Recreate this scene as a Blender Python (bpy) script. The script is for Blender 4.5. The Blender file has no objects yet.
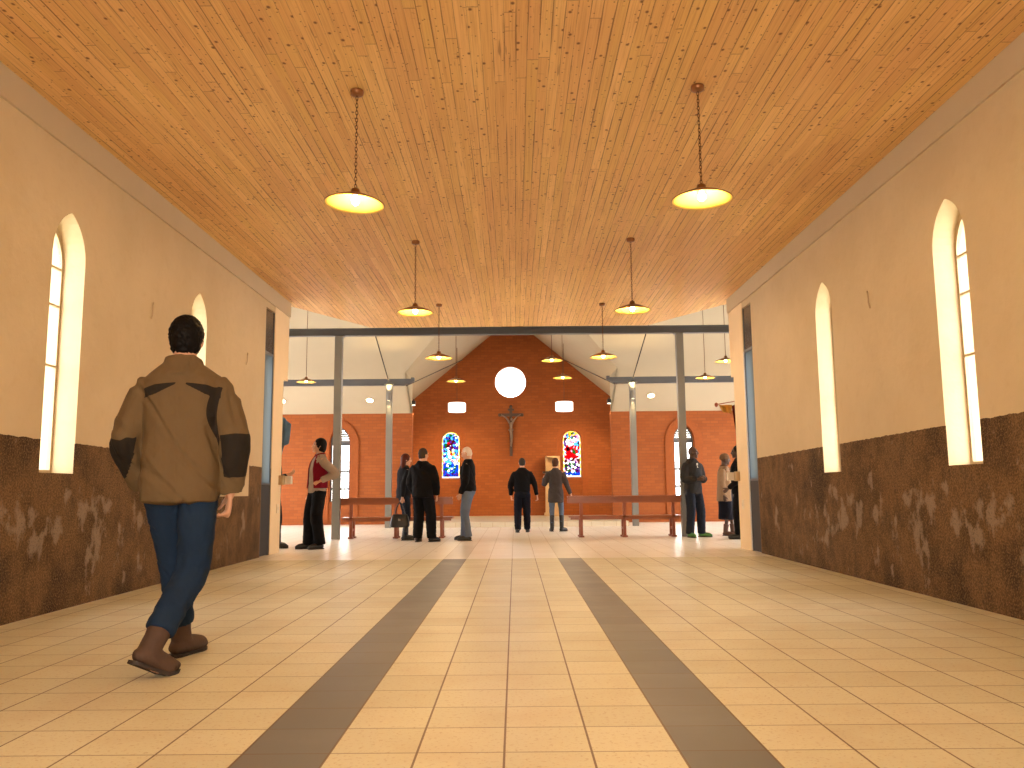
import bpy, bmesh, math, random
from mathutils import Vector, Matrix, Euler, noise
sc = bpy.context.scene
COL = sc.collection
PI = math.pi
R = math.radians
V = Vector
random.seed(7)

# ------------------------------------------------------------------ node helpers
def new_mat(name):
    m = bpy.data.materials.new(name); m.use_nodes = True
    m.node_tree.nodes.clear()
    return m

class NT:
    """small wrapper to write node trees as expressions"""
    def __init__(s, m):
        s.t = m.node_tree
    def n(s, typ, **kw):
        nd = s.t.nodes.new(typ)
        for k, v in kw.items(): setattr(nd, k, v)
        return nd
    def put(s, sock, v):
        if isinstance(v, bpy.types.NodeSocket): s.t.links.new(v, sock)
        elif v is not None:
            if isinstance(v, (tuple, list)) and len(v) == 3 and sock.type == 'RGBA': v = (*v, 1)
            sock.default_value = v
    def m(s, op, a, b=None, c=None, clamp=False):
        nd = s.n('ShaderNodeMath', operation=op, use_clamp=clamp)
        s.put(nd.inputs[0], a); s.put(nd.inputs[1], b); s.put(nd.inputs[2], c)
        return nd.outputs[0]
    def mix(s, f, a, b, mode='MIX'):
        nd = s.n('ShaderNodeMix', data_type='RGBA', blend_type=mode)
        s.put(nd.inputs[0], f); s.put(nd.inputs[6], a); s.put(nd.inputs[7], b)
        return nd.outputs[2]
    def coord(s, which='Object'):
        return s.n('ShaderNodeTexCoord').outputs[which]
    def sep(s, v):
        nd = s.n('ShaderNodeSeparateXYZ'); s.put(nd.inputs[0], v); return nd.outputs
    def comb(s, x, y, z=0.0):
        nd = s.n('ShaderNodeCombineXYZ')
        for i, q in enumerate((x, y, z)): s.put(nd.inputs[i], q)
        return nd.outputs[0]
    def noise(s, vec, scale, detail=3, rough=.55):
        nd = s.n('ShaderNodeTexNoise'); s.put(nd.inputs['Vector'], vec)
        nd.inputs['Scale'].default_value = scale; nd.inputs['Detail'].default_value = detail
        nd.inputs['Roughness'].default_value = rough
        return nd.outputs[0]
    def white(s, vec):
        nd = s.n('ShaderNodeTexWhiteNoise'); s.put(nd.inputs['Vector'], vec); return nd.outputs[0]
    def ramp(s, f, stops, interp='LINEAR'):
        nd = s.n('ShaderNodeValToRGB'); e = nd.color_ramp.elements; nd.color_ramp.interpolation = interp
        while len(e) < len(stops): e.new(.5)
        for q, (p, c) in zip(e, stops):
            q.position = p; q.color = (*c, 1) if len(c) == 3 else c
        s.put(nd.inputs[0], f); return nd.outputs[0]
    def step(s, f, lo, hi):
        nd = s.n('ShaderNodeMapRange', interpolation_type='SMOOTHSTEP'); s.put(nd.inputs[0], f)
        nd.inputs[1].default_value = lo; nd.inputs[2].default_value = hi
        return nd.outputs[0]
    def bump(s, h, strength=.3, dist=.02):
        nd = s.n('ShaderNodeBump'); s.put(nd.inputs['Height'], h)
        nd.inputs['Strength'].default_value = strength; nd.inputs['Distance'].default_value = dist
        return nd.outputs[0]
    def out(s, color, rough=.6, metal=0., bump=None, spec=.5, **kw):
        b = s.n('ShaderNodeBsdfPrincipled')
        s.put(b.inputs['Base Color'], color); s.put(b.inputs['Roughness'], rough)
        s.put(b.inputs['Metallic'], metal); b.inputs['Specular IOR Level'].default_value = spec
        if bump is not None: s.put(b.inputs['Normal'], bump)
        for k, v in kw.items(): s.put(b.inputs[k], v)
        o = s.n('ShaderNodeOutputMaterial'); s.t.links.new(b.outputs[0], o.inputs[0])
        return b

def simple(name, c, rough=.6, metal=0., var=.12, scale=12., bump=0., spec=.5, **kw):
    m = new_mat(name); t = NT(m); co = t.coord()
    nz = t.noise(co, scale, 3)
    f = t.m('MULTIPLY_ADD', nz, 2 * var, 1 - var)
    col = t.mix(1., c, t.comb(f, f, f), 'MULTIPLY')
    bp = t.bump(t.noise(co, scale * 5, 2), bump, .01) if bump else None
    t.out(col, rough, metal, bp, spec, **kw)
    return m

def cloth(name, c, rough=.85, var=.18, scale=60.):
    m = new_mat(name); t = NT(m); co = t.coord()
    big = t.noise(co, 7, 3); fine = t.noise(co, scale * 5, 2)
    f = t.m('MULTIPLY_ADD', big, 2 * var, 1 - var)
    col = t.mix(1., c, t.comb(f, f, f), 'MULTIPLY')
    wr = t.noise(t.comb(*[t.m('MULTIPLY', q, k_) for q, k_ in zip(t.sep(co), (1., 1., .7))]), 9., 3, .5)
    ridge = t.m('ABSOLUTE', t.m('SUBTRACT', wr, .5))
    b1 = t.n('ShaderNodeBump'); b1.inputs['Strength'].default_value = .55; b1.inputs['Distance'].default_value = .035; t.put(b1.inputs['Height'], ridge)
    b2 = t.n('ShaderNodeBump'); b2.inputs['Strength'].default_value = .2; b2.inputs['Distance'].default_value = .004; t.put(b2.inputs['Height'], fine); t.put(b2.inputs['Normal'], b1.outputs[0])
    t.out(col, rough, 0., b2.outputs[0], .12)
    return m

def emit(name, c, strength):
    m = new_mat(name); t = NT(m)
    e = t.n('ShaderNodeEmission'); t.put(e.inputs[0], c); e.inputs[1].default_value = strength
    o = t.n('ShaderNodeOutputMaterial'); t.t.links.new(e.outputs[0], o.inputs[0])
    return m

# ------------------------------------------------------------------ surface materials
def mat_planks():
    m = new_mat('pine_planks'); t = NT(m); x, y, z = t.sep(t.coord())
    W = .080
    xr = t.m('DIVIDE', x, W); row = t.m('FLOOR', xr); fx = t.m('FRACT', xr)
    rr = t.white(t.comb(row, 3.3))
    yy = t.m('DIVIDE', t.m('ADD', y, t.m('MULTIPLY', rr, 7.)), 2.9)
    cell = t.m('FLOOR', yy); fy = t.m('FRACT', yy)
    rc = t.white(t.comb(row, cell)); rc2 = t.white(t.comb(row, cell, 5.))
    gx = t.m('ADD', x, t.m('MULTIPLY', rc, 9.)); gy = t.m('ADD', y, t.m('MULTIPLY', rc2, 31.))
    # seams of uneven width
    dx = t.m('MINIMUM', fx, t.m('SUBTRACT', 1., fx))
    wob = t.noise(t.comb(t.m('MULTIPLY', row, 3.7), t.m('MULTIPLY', y, .9)), 1., 3)
    seamw = t.m('MULTIPLY_ADD', t.m('SUBTRACT', wob, .45), .22, .030)
    seam = t.m('MULTIPLY', t.m('LESS_THAN', dx, seamw), t.step(wob, .36, .58))
    dy = t.m('MINIMUM', fy, t.m('SUBTRACT', 1., fy))
    butt = t.m('MULTIPLY', t.m('LESS_THAN', dy, .0020), .55)
    lines = t.m('MAXIMUM', seam, butt)
    grain = t.noise(t.comb(t.m('MULTIPLY', gx, 75.), t.m('MULTIPLY', gy, 1.1)), 1., 4, .65)
    base = t.ramp(rc, [(0., (.66, .375, .135)), (.3, (.75, .44, .165)), (.55, (.71, .44, .14)), (.8, (.82, .52, .20)), (1., (.68, .37, .145))])
    patch = t.noise(t.comb(x, y), .55, 3)
    base = t.mix(t.m('MULTIPLY', t.step(patch, .42, .68), .45), base, (.64, .35, .14))
    col = t.mix(t.m('MULTIPLY', t.step(grain, .42, .68), .55), base, (.50, .25, .08))
    # knots: a few large, many small
    for sc_, th, lo, amt in ((6.5, .58, .085, .92), (15., .50, .095, .8)):
        vo = t.n('ShaderNodeTexVoronoi', voronoi_dimensions='2D')
        t.put(vo.inputs['Vector'], t.comb(gx, t.m('MULTIPLY', gy, .8))); vo.inputs['Scale'].default_value = sc_
        pick = t.sep(vo.outputs['Color'])[0]
        kd = t.m('MULTIPLY_ADD', pick, -.04, vo.outputs['Distance'])
        knot = t.m('MULTIPLY', t.m('SUBTRACT', 1., t.step(kd, .0, lo)), t.m('GREATER_THAN', pick, th))
        col = t.mix(t.m('MULTIPLY', knot, amt), col, (.15, .055, .02))
    # fine splits along the grain and short saw marks across it
    st = t.noise(t.comb(t.m('MULTIPLY', gx, 42.), t.m('MULTIPLY', gy, 2.2)), 1., 2, .5)
    col = t.mix(t.m('MULTIPLY', t.step(st, .66, .74), .6), col, (.19, .075, .028))
    ac = t.noise(t.comb(t.m('MULTIPLY', gx, 9.), t.m('MULTIPLY', gy, 34.)), 1., 2, .5)
    col = t.mix(t.m('MULTIPLY', t.step(ac, .67, .74), .5), col, (.20, .08, .03))
    col = t.mix(t.m('MULTIPLY', lines, .72), col, (.12, .05, .018))
    h = t.m('MULTIPLY', lines, -1.)
    t.out(col, .5, 0., t.bump(h, .5, .01), .35)
    return m

def mat_floor():
    """pale square tiles with two grey tile strips; a paler polished field beyond y = 11.43"""
    m = new_mat('floor_tiles'); t = NT(m); x, y, z = t.sep(t.coord())
    T = .3095
    xr = t.m('DIVIDE', x, T); yr = t.m('DIVIDE', t.m('ADD', y, .02), T)
    cx = t.m('FLOOR', xr); cy = t.m('FLOOR', yr)
    fx = t.m('FRACT', xr); fy = t.m('FRACT', yr)
    r1 = t.white(t.comb(cx, cy)); r2 = t.white(t.comb(cx, cy, 9.))
    jx = t.m('MULTIPLY', t.m('SUBTRACT', t.white(t.comb(cx, 4., 2.)), .5), .03)
    dx = t.m('MINIMUM', fx, t.m('SUBTRACT', 1., fx)); dy = t.m('MINIMUM', fy, t.m('SUBTRACT', 1., fy))
    gx = t.m('LESS_THAN', dx, .0135); gy = t.m('MULTIPLY', t.m('LESS_THAN', dy, .013), .75)
    grout = t.m('MAXIMUM', gx, gy)
    ax = t.m('ABSOLUTE', x)
    strip = t.m('MULTIPLY', t.m('GREATER_THAN', ax, 2 * T), t.m('LESS_THAN', ax, 3 * T))
    hall = t.m('GREATER_THAN', y, 11.43)
    fade = t.m('SUBTRACT', 1., t.step(y, 13.6, 14.8))
    co = t.comb(x, y)
    spk = t.noise(co, 55., 3, .7); mot = t.noise(co, 2.2, 4)
    pale = t.ramp(r1, [(0., (.62, .605, .455)), (.5, (.66, .645, .49)), (1., (.70, .685, .53))])
    pale = t.mix(t.m('MULTIPLY', t.step(spk, .54, .70), .7), pale, (.44, .33, .20))
    pale = t.mix(t.m('MULTIPLY', t.step(mot, .45, .7), .25), pale, (.55, .43, .29))
    grey = t.ramp(r1, [(0., (.112, .118, .138)), (1., (.148, .152, .172))])
    grey = t.mix(t.m('MULTIPLY', t.step(mot, .4, .7), .4), grey, (.175, .175, .19))
    nave = t.mix(strip, pale, grey)
    hpale = t.ramp(r2, [(0., (.82, .80, .75)), (1., (.87, .86, .82))])
    hgrey = t.mix(t.m('MULTIPLY', strip, t.m('MULTIPLY', fade, .38)), hpale, (.34, .31, .28))
    col = t.mix(hall, nave, hgrey)
    gc = t.mix(hall, (.11, .050, .018), (.46, .40, .32))
    col = t.mix(t.m('MULTIPLY', grout, .9), col, gc)
    rough = t.mix(hall, t.comb(.42, .42, .42), t.comb(.33, .33, .33))
    rough = t.m('ADD', t.sep(rough)[0], t.m('MULTIPLY', t.m('SUBTRACT', mot, .5), .25))
    hgt = t.m('ADD', t.m('MULTIPLY', grout, -1.), t.m('MULTIPLY', r2, .25))
    t.out(col, rough, 0., t.bump(hgt, .25, .004), .5)
    return m

def mat_nave_wall(name, top, patch=None):
    m = new_mat(name); t = NT(m); co = t.coord(); x, y, z = t.sep(co)
    n1 = t.noise(co, 1.3, 4); n2 = t.noise(co, 9., 4); n3 = t.noise(co, 70., 3)
    edge = t.noise(t.comb(0., t.m('MULTIPLY', y, 3.), 1.), 3., 4)
    lim = t.m('ADD', t.m('MULTIPLY', t.m('SUBTRACT', edge, .5), .035), t.m('MULTIPLY_ADD', y, top[1], top[0]))
    if patch:
        inp = t.m('MULTIPLY', t.m('GREATER_THAN', y, patch[0]), t.m('LESS_THAN', y, patch[1]))
        lim = t.m('ADD', t.m('MULTIPLY', inp, patch[2]), t.m('MULTIPLY', t.m('SUBTRACT', 1., inp), lim))
    inner = t.m('LESS_THAN', t.m('ABSOLUTE', t.m('SUBTRACT', x, XL if 'left' in name else XR)), .004)
    dado = t.m('MULTIPLY', t.m('LESS_THAN', z, lim), inner)
    plaster = t.mix(t.step(n1, .3, .7), (.52, .405, .25), (.57, .45, .285))
    plaster = t.mix(t.m('MULTIPLY', t.step(n2, .5, .8), .25), plaster, (.46, .34, .20))
    yz = t.comb(3., t.m('MULTIPLY', y, 1.), t.m('MULTIPLY', z, .8))
    big = t.noise(yz, 1.7, 5, .62); mid = t.noise(yz, 6.5, 4, .6)
    rough_c = t.ramp(big, [(.32, (.040, .022, .011)), (.45, (.085, .047, .021)), (.56, (.165, .092, .040)), (.70, (.080, .049, .026))])
    rough_c = t.mix(t.m('MULTIPLY', t.step(mid, .52, .70), .55), rough_c, (.046, .026, .014))
    sm = t.noise(t.comb(8., t.m('MULTIPLY', y, 2.2), t.m('MULTIPLY', z, 1.6)), 2.2, 4, .55)
    band = t.m('SUBTRACT', 1., t.m('MULTIPLY', t.m('ABSOLUTE', t.m('SUBTRACT', z, .62)), 1.3))
    smear = t.step(t.m('MULTIPLY_ADD', band, .13, sm), .66, .76)
    rough_c = t.mix(t.m('MULTIPLY', smear, .75), rough_c, (.30, .225, .155))
    rough_c = t.mix(t.m('MULTIPLY', t.step(n3, .50, .64), .55), rough_c, (.25, .150, .072))
    rough_c = t.mix(t.m('MULTIPLY', t.step(t.m('SUBTRACT', 1., n3), .52, .64), .5), rough_c, (.030, .016, .007))
    col = t.mix(dado, plaster, rough_c)
    h = t.m('ADD', t.m('MULTIPLY', dado, -.35), t.m('MULTIPLY', t.m('MULTIPLY', dado, n3), 1.1))
    h = t.m('ADD', h, t.m('MULTIPLY', n2, .35))
    t.out(col, .85, 0., t.bump(h, .6, .03), .2)
    return m

def mat_brick(name='orange_brick'):
    m = new_mat(name); t = NT(m); x, y, z = t.sep(t.coord())
    br = t.n('ShaderNodeTexBrick'); t.put(br.inputs['Vector'], t.comb(t.m('ADD', x, y), z))
    br.inputs['Scale'].default_value = 1.; br.inputs['Brick Width'].default_value = .23
    br.inputs['Row Height'].default_value = .083; br.inputs['Mortar Size'].default_value = .006
    br.inputs['Color1'].default_value = (.33, .090, .018, 1); br.inputs['Color2'].default_value = (.27, .069, .014, 1)
    br.inputs['Mortar'].default_value = (.23, .066, .019, 1)
    nz = t.noise(t.comb(x, z, y), 1.4, 4)
    col = t.mix(t.m('MULTIPLY', t.step(nz, .4, .7), .3), br.outputs[0], (.33, .098, .022))
    t.out(col, .75, 0., t.bump(br.outputs[1], -.3, .01), .3)
    return m

def mat_stained(kind):
    """coloured glass: the light of the sky comes through"""
    m = new_mat('stained_glass_' + kind); t = NT(m)
    a = t.n('ShaderNodeAttribute', attribute_name='pane_colour')
    tr = t.n('ShaderNodeBsdfTransparent'); cc = t.mix(1., a.outputs[0], (.26, .26, .26), 'MULTIPLY'); t.put(tr.inputs[0], cc)
    tl = t.n('ShaderNodeBsdfTranslucent'); t.put(tl.inputs[0], cc)
    mx = t.n('ShaderNodeMixShader'); mx.inputs[0].default_value = .35
    t.t.links.new(tr.outputs[0], mx.inputs[1]); t.t.links.new(tl.outputs[0], mx.inputs[2])
    o = t.n('ShaderNodeOutputMaterial'); t.t.links.new(mx.outputs[0], o.inputs[0])
    return m

def mat_glass(name, tint=(.97, .98, 1.), frosted=0.):
    m = new_mat(name); t = NT(m)
    tr = t.n('ShaderNodeBsdfTransparent'); t.put(tr.inputs[0], tint)
    second = t.n('ShaderNodeBsdfGlossy') if not frosted else t.n('ShaderNodeBsdfTranslucent')
    t.put(second.inputs[0], (1, 1, 1) if not frosted else tint)
    if not frosted: second.inputs['Roughness'].default_value = .05
    mx = t.n('ShaderNodeMixShader'); mx.inputs[0].default_value = frosted if frosted else .04
    t.t.links.new(tr.outputs[0], mx.inputs[1]); t.t.links.new(second.outputs[0], mx.inputs[2])
    o = t.n('ShaderNodeOutputMaterial'); t.t.links.new(mx.outputs[0], o.inputs[0])
    return m

XL, XR = -3.60, 3.54
M = {}
M['planks'] = mat_planks()
M['floor'] = mat_floor()
M['wall_l'] = mat_nave_wall('plaster_left', (1.41, -.011), (9.8, 11.42, .87))
M['wall_r'] = mat_nave_wall('plaster_right', (1.49, -.012))
M['cream'] = simple('cream_plaster', (.76, .60, .38), .8, 0, .06, 3., .15, .2)
M['band'] = simple('band_plaster', (.50, .40, .265), .85, 0, .05, 3., .15, .2)
M['white'] = simple('white_plaster', (.46, .395, .28), .85, 0, .04, 2., 0, .2)
M['brick'] = mat_brick()
M['brick_dark'] = simple('arch_brick', (.30, .078, .016), .75, 0, .2, 14., .2, .3)
M['step'] = simple('step_tile', (.62, .55, .43), .5, 0, .06, 6.)
M['beam'] = simple('slate_blue_steel', (.085, .092, .105), .5, .2, .1, 4.)
M['post'] = simple('grey_steel', (.19, .19, .18), .4, .3, .1, 4.)
M['cable'] = simple('dark_rod', (.03, .022, .018), .6, .2)
M['frame'] = simple('window_steel', (.42, .33, .20), .5, .2)
M['dark_glass'] = simple('dark_transom', (.035, .03, .03), .25, 0.)
M['door_dark'] = simple('slate_door_panel', (.040, .040, .044), .6, 0., .1, 6., 0., .2)
M['door_edge'] = simple('pale_metal_edge', (.75, .74, .72), .35, .6)
M['frost'] = mat_glass('blue_frosted_glass', (.23, .255, .275), .8)
M['glass'] = mat_glass('clear_glass')
M['shade_out'] = simple('brown_enamel', (.24, .095, .03), .35, .5, .2, 20.)
M['shade_in'] = simple('cream_enamel', (.58, .40, .08), .4, 0., .04, 10.)
M['chain'] = simple('brown_chain', (.13, .055, .025), .45, .7)
M['bulb'] = emit('lit_bulb', (1., .80, .42), 28.)
M['drum'] = emit('lit_drum_shade', (1., .92, .74), 2.6)
M['downlight'] = emit('lit_downlight', (1., .82, .5), 7.)
M['pew'] = simple('red_brown_wood', (.27, .075, .022), .3, 0, .25, 5., .1)
M['pew_leg'] = simple('red_brown_leg', (.25, .062, .024), .4, 0, .15, 9.)
M['crucifix'] = simple('dark_wood', (.075, .035, .02), .5, 0, .2, 9.)
M['corpus'] = simple('grey_carving', (.22, .15, .11), .5, 0, .15, 20.)
M['stone'] = simple('beige_stone', (.50, .33, .17), .7, 0, .15, 8., .2)
M['box_wood'] = simple('tan_box', (.40, .28, .15), .6, 0, .12, 12.)
M['box_pale'] = simple('pale_box_side', (.62, .55, .45), .6, 0, .08, 12.)
M['blue_cloth'] = cloth('blue_cloth', (.15, .25, .36))
M['maroon'] = cloth('maroon_cloth', (.11, .012, .012))
M['ochre'] = cloth('ochre_cloth', (.50, .27, .06))
M['black_plastic'] = simple('black_plastic', (.02, .018, .017), .45)
M['switch'] = simple('switch_plate', (.72, .62, .45), .5)

# ------------------------------------------------------------------ object helpers
def obj(name, bm, mats, parent=None, smooth=False, loc=(0, 0, 0)):
    me = bpy.data.meshes.new(name)
    bm.normal_update(); bm.to_mesh(me); bm.free()
    for m in (mats if isinstance(mats, (list, tuple)) else [mats]): me.materials.append(m)
    if smooth:
        for p in me.polygons: p.use_smooth = True
    o = bpy.data.objects.new(name, me); COL.objects.link(o); o.location = loc
    if parent: o.parent = parent
    return o

def tag(o, label=None, cat=None, group=None, kind=None):
    if label: o['label'] = label
    if cat: o['category'] = cat
    if group: o['group'] = group
    if kind: o['kind'] = kind
    return o

def empty(name, loc, label=None, cat=None, group=None, rz=0, kind=None):
    o = bpy.data.objects.new(name, None); COL.objects.link(o)
    o.location = loc; o.rotation_euler = (0, 0, rz); o.empty_display_size = .1
    return tag(o, label, cat, group, kind)

def add_box(bm, lo, hi, mi=0):
    x0, y0, z0 = lo; x1, y1, z1 = hi
    v = [bm.verts.new(p) for p in ((x0,y0,z0),(x1,y0,z0),(x1,y1,z0),(x0,y1,z0),(x0,y0,z1),(x1,y0,z1),(x1,y1,z1),(x0,y1,z1))]
    for f in ((3,2,1,0),(4,5,6,7),(0,1,5,4),(1,2,6,5),(2,3,7,6),(3,0,4,7)):
        q = bm.faces.new([v[i] for i in f]); q.material_index = mi
    return v

def add_poly(bm, pts):
    return bm.faces.new([bm.verts.new(p) for p in pts])

def add_prism(bm, pts, off, mi=0):
    """closed prism from polygon pts shifted by off"""
    off = V(off); a = [bm.verts.new(p) for p in pts]; b = [bm.verts.new(V(p) + off) for p in pts]
    n = len(pts); fs = [bm.faces.new(a[::-1]), bm.faces.new(b)]
    for i in range(n): fs.append(bm.faces.new((a[i], a[(i+1) % n], b[(i+1) % n], b[i])))
    for f in fs: f.material_index = mi
    bmesh.ops.recalc_face_normals(bm, faces=fs)

def add_lathe(bm, prof, n=24, c=(0, 0, 0), mi=None, closed=False):
    """profile [(r,z)] round the z axis"""
    c = V(c); rings = []
    for r, z in prof:
        if r < 1e-6: rings.append([bm.verts.new(c + V((0, 0, z)))])
        else: rings.append([bm.verts.new(c + V((r*math.cos(2*PI*i/n), r*math.sin(2*PI*i/n), z))) for i in range(n)])
    pairs = list(zip(rings, rings[1:])) + ([(rings[-1], rings[0])] if closed else [])
    for k, (a, b) in enumerate(pairs):
        for i in range(n):
            j = (i+1) % n
            if len(a) == 1 and len(b) == 1: continue
            if len(a) == 1: f = bm.faces.new((a[0], b[j], b[i]))
            elif len(b) == 1: f = bm.faces.new((a[i], a[j], b[0]))
            else: f = bm.faces.new((a[i], a[j], b[j], b[i]))
            if mi is not None: f.material_index = mi[k]

def frame_for(t, ref):
    t = t.normalized(); u = ref - t * ref.dot(t)
    if u.length < 1e-4: u = V((1, 0, 0)) - t * t.x
    if u.length < 1e-4: u = V((0, 1, 0))
    u.normalize(); return u, t.cross(u)

def sweep(bm, pts, n=12, ref=(1, 0, 0), asp=1., sub=4, round_ends=True, mi=0):
    """smooth closed tube through [(point, radius)]; asp scales the radius along ref"""
    P = [V(p) for p, r in pts]; Rr = [r for p, r in pts]; ref = V(ref)
    pp, rr = [], []
    k = len(P)
    for i in range(k - 1):
        p0, p1, p2, p3 = P[max(i-1, 0)], P[i], P[i+1], P[min(i+2, k-1)]
        for s in range(sub):
            u = s / sub
            q = .5 * ((2*p1) + (p2-p0)*u + (2*p0-5*p1+4*p2-p3)*u*u + (3*p1-p0-3*p2+p3)*u**3)
            pp.append(q); rr.append(Rr[i] + (Rr[i+1]-Rr[i]) * (u*u*(3-2*u)))
    pp.append(P[-1]); rr.append(Rr[-1])
    tang = [(pp[min(i+1, len(pp)-1)] - pp[max(i-1, 0)]).normalized() for i in range(len(pp))]
    C, T, Q = [], [], []
    if round_ends:
        for a in (0., .4, .75): C.append(pp[0] - tang[0]*rr[0]*math.sqrt(max(0, 1-a*a)) if a else pp[0]-tang[0]*rr[0]); T.append(tang[0]); Q.append(rr[0]*a)
    for c, t_, r in zip(pp, tang, rr): C.append(c); T.append(t_); Q.append(r)
    if round_ends:
        for a in (.75, .4, 0.): C.append(pp[-1] + tang[-1]*rr[-1]*math.sqrt(max(0, 1-a*a))); T.append(tang[-1]); Q.append(rr[-1]*a)
    rings = []
    for c, t_, r in zip(C, T, Q):
        if r < 1e-6: rings.append([bm.verts.new(c)]); continue
        u, w = frame_for(t_, ref)
        rings.append([bm.verts.new(c + u*(r*asp*math.cos(2*PI*i/n)) + w*(r*math.sin(2*PI*i/n))) for i in range(n)])
    for a, b in zip(rings, rings[1:]):
        for i in range(n):
            j = (i+1) % n
            if len(a) == 1: f = bm.faces.new((a[0], b[j], b[i]))
            elif len(b) == 1: f = bm.faces.new((a[i], a[j], b[0]))
            else: f = bm.faces.new((a[i], a[j], b[j], b[i]))
            f.material_index = mi
    if not round_ends:
        bm.faces.new(rings[0][::-1]).material_index = mi; bm.faces.new(rings[-1]).material_index = mi

def add_rod(bm, a, b, r, n=8):
    sweep(bm, [(a, r), (b, r)], n, sub=1, round_ends=False, ref=(.3, .5, .8))

def ball(bm, c, rad, M4=None, u=16, v=12, mi=0):
    mt = Matrix.Translation(V(c)) @ Matrix.Diagonal((*rad, 1.))
    if M4 is not None: mt = M4 @ mt
    r = bmesh.ops.create_uvsphere(bm, u_segments=u, v_segments=v, radius=1., matrix=mt)
    if mi:
        for q in r['verts']:
            for f in q.link_faces: f.material_index = mi

def evaluated(o):
    dg = bpy.context.evaluated_depsgraph_get(); dg.update()
    return bpy.data.meshes.new_from_object(o.evaluated_get(dg))

def cut(o, cutters):
    """carve openings: cutters are bmeshes"""
    tmp = []
    for bm in cutters:
        bmesh.ops.recalc_face_normals(bm, faces=bm.faces)
        c = obj('opening', bm, [], None); tmp.append(c)
        md = o.modifiers.new('cut', 'BOOLEAN'); md.operation = 'DIFFERENCE'; md.object = c; md.solver = 'EXACT'
    me = evaluated(o); old = o.data; o.modifiers.clear(); o.data = me
    for c in tmp:
        d = c.data; bpy.data.objects.remove(c); bpy.data.meshes.remove(d)
    bpy.data.meshes.remove(old)

def arch_pts(w, z0, z1, pointed=.0, n=10, spring=None):
    """outline (u, z) of an arched opening, width w, foot z0, tip z1; a lancet when pointed"""
    h = w / 2; pts = [(-h, z0), (h, z0)]
    if spring is None: spring = z1 - h
    rise = z1 - spring
    right = []
    for i in range(n + 1):
        a = i / n
        if pointed:
            rad = (h*h + rise*rise) / (2*h)             # centre on the spring line
            th = math.asin(min(1., rise/rad)) * a
            right.append((h - rad + rad*math.cos(th), spring + rad*math.sin(th)))
        else:
            th = PI/2 * a; right.append((h*math.cos(th), spring + rise*math.sin(th)))
    pts += right + [(-u, z) for u, z in right[-2::-1]]
    return pts

# ------------------------------------------------------------------ the setting
XL, XR = -3.60, 3.54
bm = bmesh.new(); add_box(bm, (-9.2, -3.2, -.12), (9.2, 26.6, 0)); tag(obj('floor', bm, M['floor']), kind='structure')
# wooden ceiling, its far end clipped at both corners
bm = bmesh.new()
add_prism(bm, [(XL-.3, -3.2, 3.97), (XR+.3, -3.2, 3.97), (XR+.3, 13.45, 3.97), (3.55, 13.65, 3.97), (2.57, 15.32, 3.97), (-2.62, 15.32, 3.97), (-3.61, 13.5, 3.97), (XL-.3, 13.4, 3.97)], (0, 0, .07))
tag(obj('ceiling', bm, M['planks']), kind='structure')

def nave_wall(name, x0, x1, mat, ys):
    bm = bmesh.new(); add_box(bm, (x0, -3.2, 0), (x1, 12.96 if x0 < 0 else 13.05, 4.0)); o = obj(name, bm, mat)
    cs = []
    for y0, y1 in ys:
        c = bmesh.new(); w = y1 - y0
        pts = [(x0 - .1, (y0+y1)/2 + u, z) for u, z in arch_pts(w, 1.085, 3.225, 1, 8, 2.85)]
        add_prism(c, pts, (x1 - x0 + .2, 0, 0)); cs.append(c)
    c = bmesh.new()                                       # recess of the slim side door
    inner = x1 if x0 < 0 else x0
    add_box(c, (inner - .14, 11.99, 0.0), (inner + .14, 12.44, 3.64)); cs.append(c)
    c = bmesh.new(); add_box(c, (x0 - .1, 12.03, 1.04), (x1 + .1, 12.40, 2.95)); cs.append(c)
    cut(o, cs); tag(o, kind='structure'); return o
LW = [(6.37, 6.87), (9.18, 9.68)]; RW = [(6.22, 6.72), (8.93, 9.43)]
nave_wall('wall_left', XL - .30, XL, M['wall_l'], LW)
nave_wall('wall_right', XR, XR + .30, M['wall_r'], RW)
# upper ends of the two piers stand a little further out
for nm, x0, x1 in (('wall_left_head', XL - .3, XL), ('wall_right_head', XR, XR + .3)):
    bm = bmesh.new(); add_box(bm, (x0, 12.96 if x0 < 0 else 13.05, 2.69), (x1, 13.24, 4.0)); tag(obj(nm, bm, M['cream']), kind='structure')
# plaster facing of the pier ends, without dark dado
for nm, x in (('wall_left_pier', XL), ('wall_right_pier', XR)):
    s = 1 if x < 0 else -1
    bm = bmesh.new(); add_box(bm, (min(x, x + s*.008), 12.45, 0), (max(x, x + s*.008), 12.962 if x < 0 else 13.052, 3.965)); tag(obj(nm, bm, M['cream']), kind='structure')
# proud plaster band below the boards
for k, (x, s) in enumerate(((XL, 1), (XR, -1))):
    bm = bmesh.new(); add_box(bm, (min(x, x + s*.022), -3.2, 3.735), (max(x, x + s*.022), 13.24, 3.97))
    bmesh.ops.bevel(bm, geom=[e for e in bm.edges], offset=.006, segments=1)
    tag(obj('trim_%d' % (k+1), bm, M['band']), kind='structure')
# entrance wall behind the camera, with a wide doorway
bm = bmesh.new(); add_box(bm, (XL - .3, -3.5, 0), (XR + .3, -3.2, 4.0)); o = obj('wall_entrance', bm, M['cream'])
c = bmesh.new(); add_box(c, (-1.6, -3.7, -.05), (1.6, -3.0, 2.9)); cut(o, [c]); tag(o, kind='structure')

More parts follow.
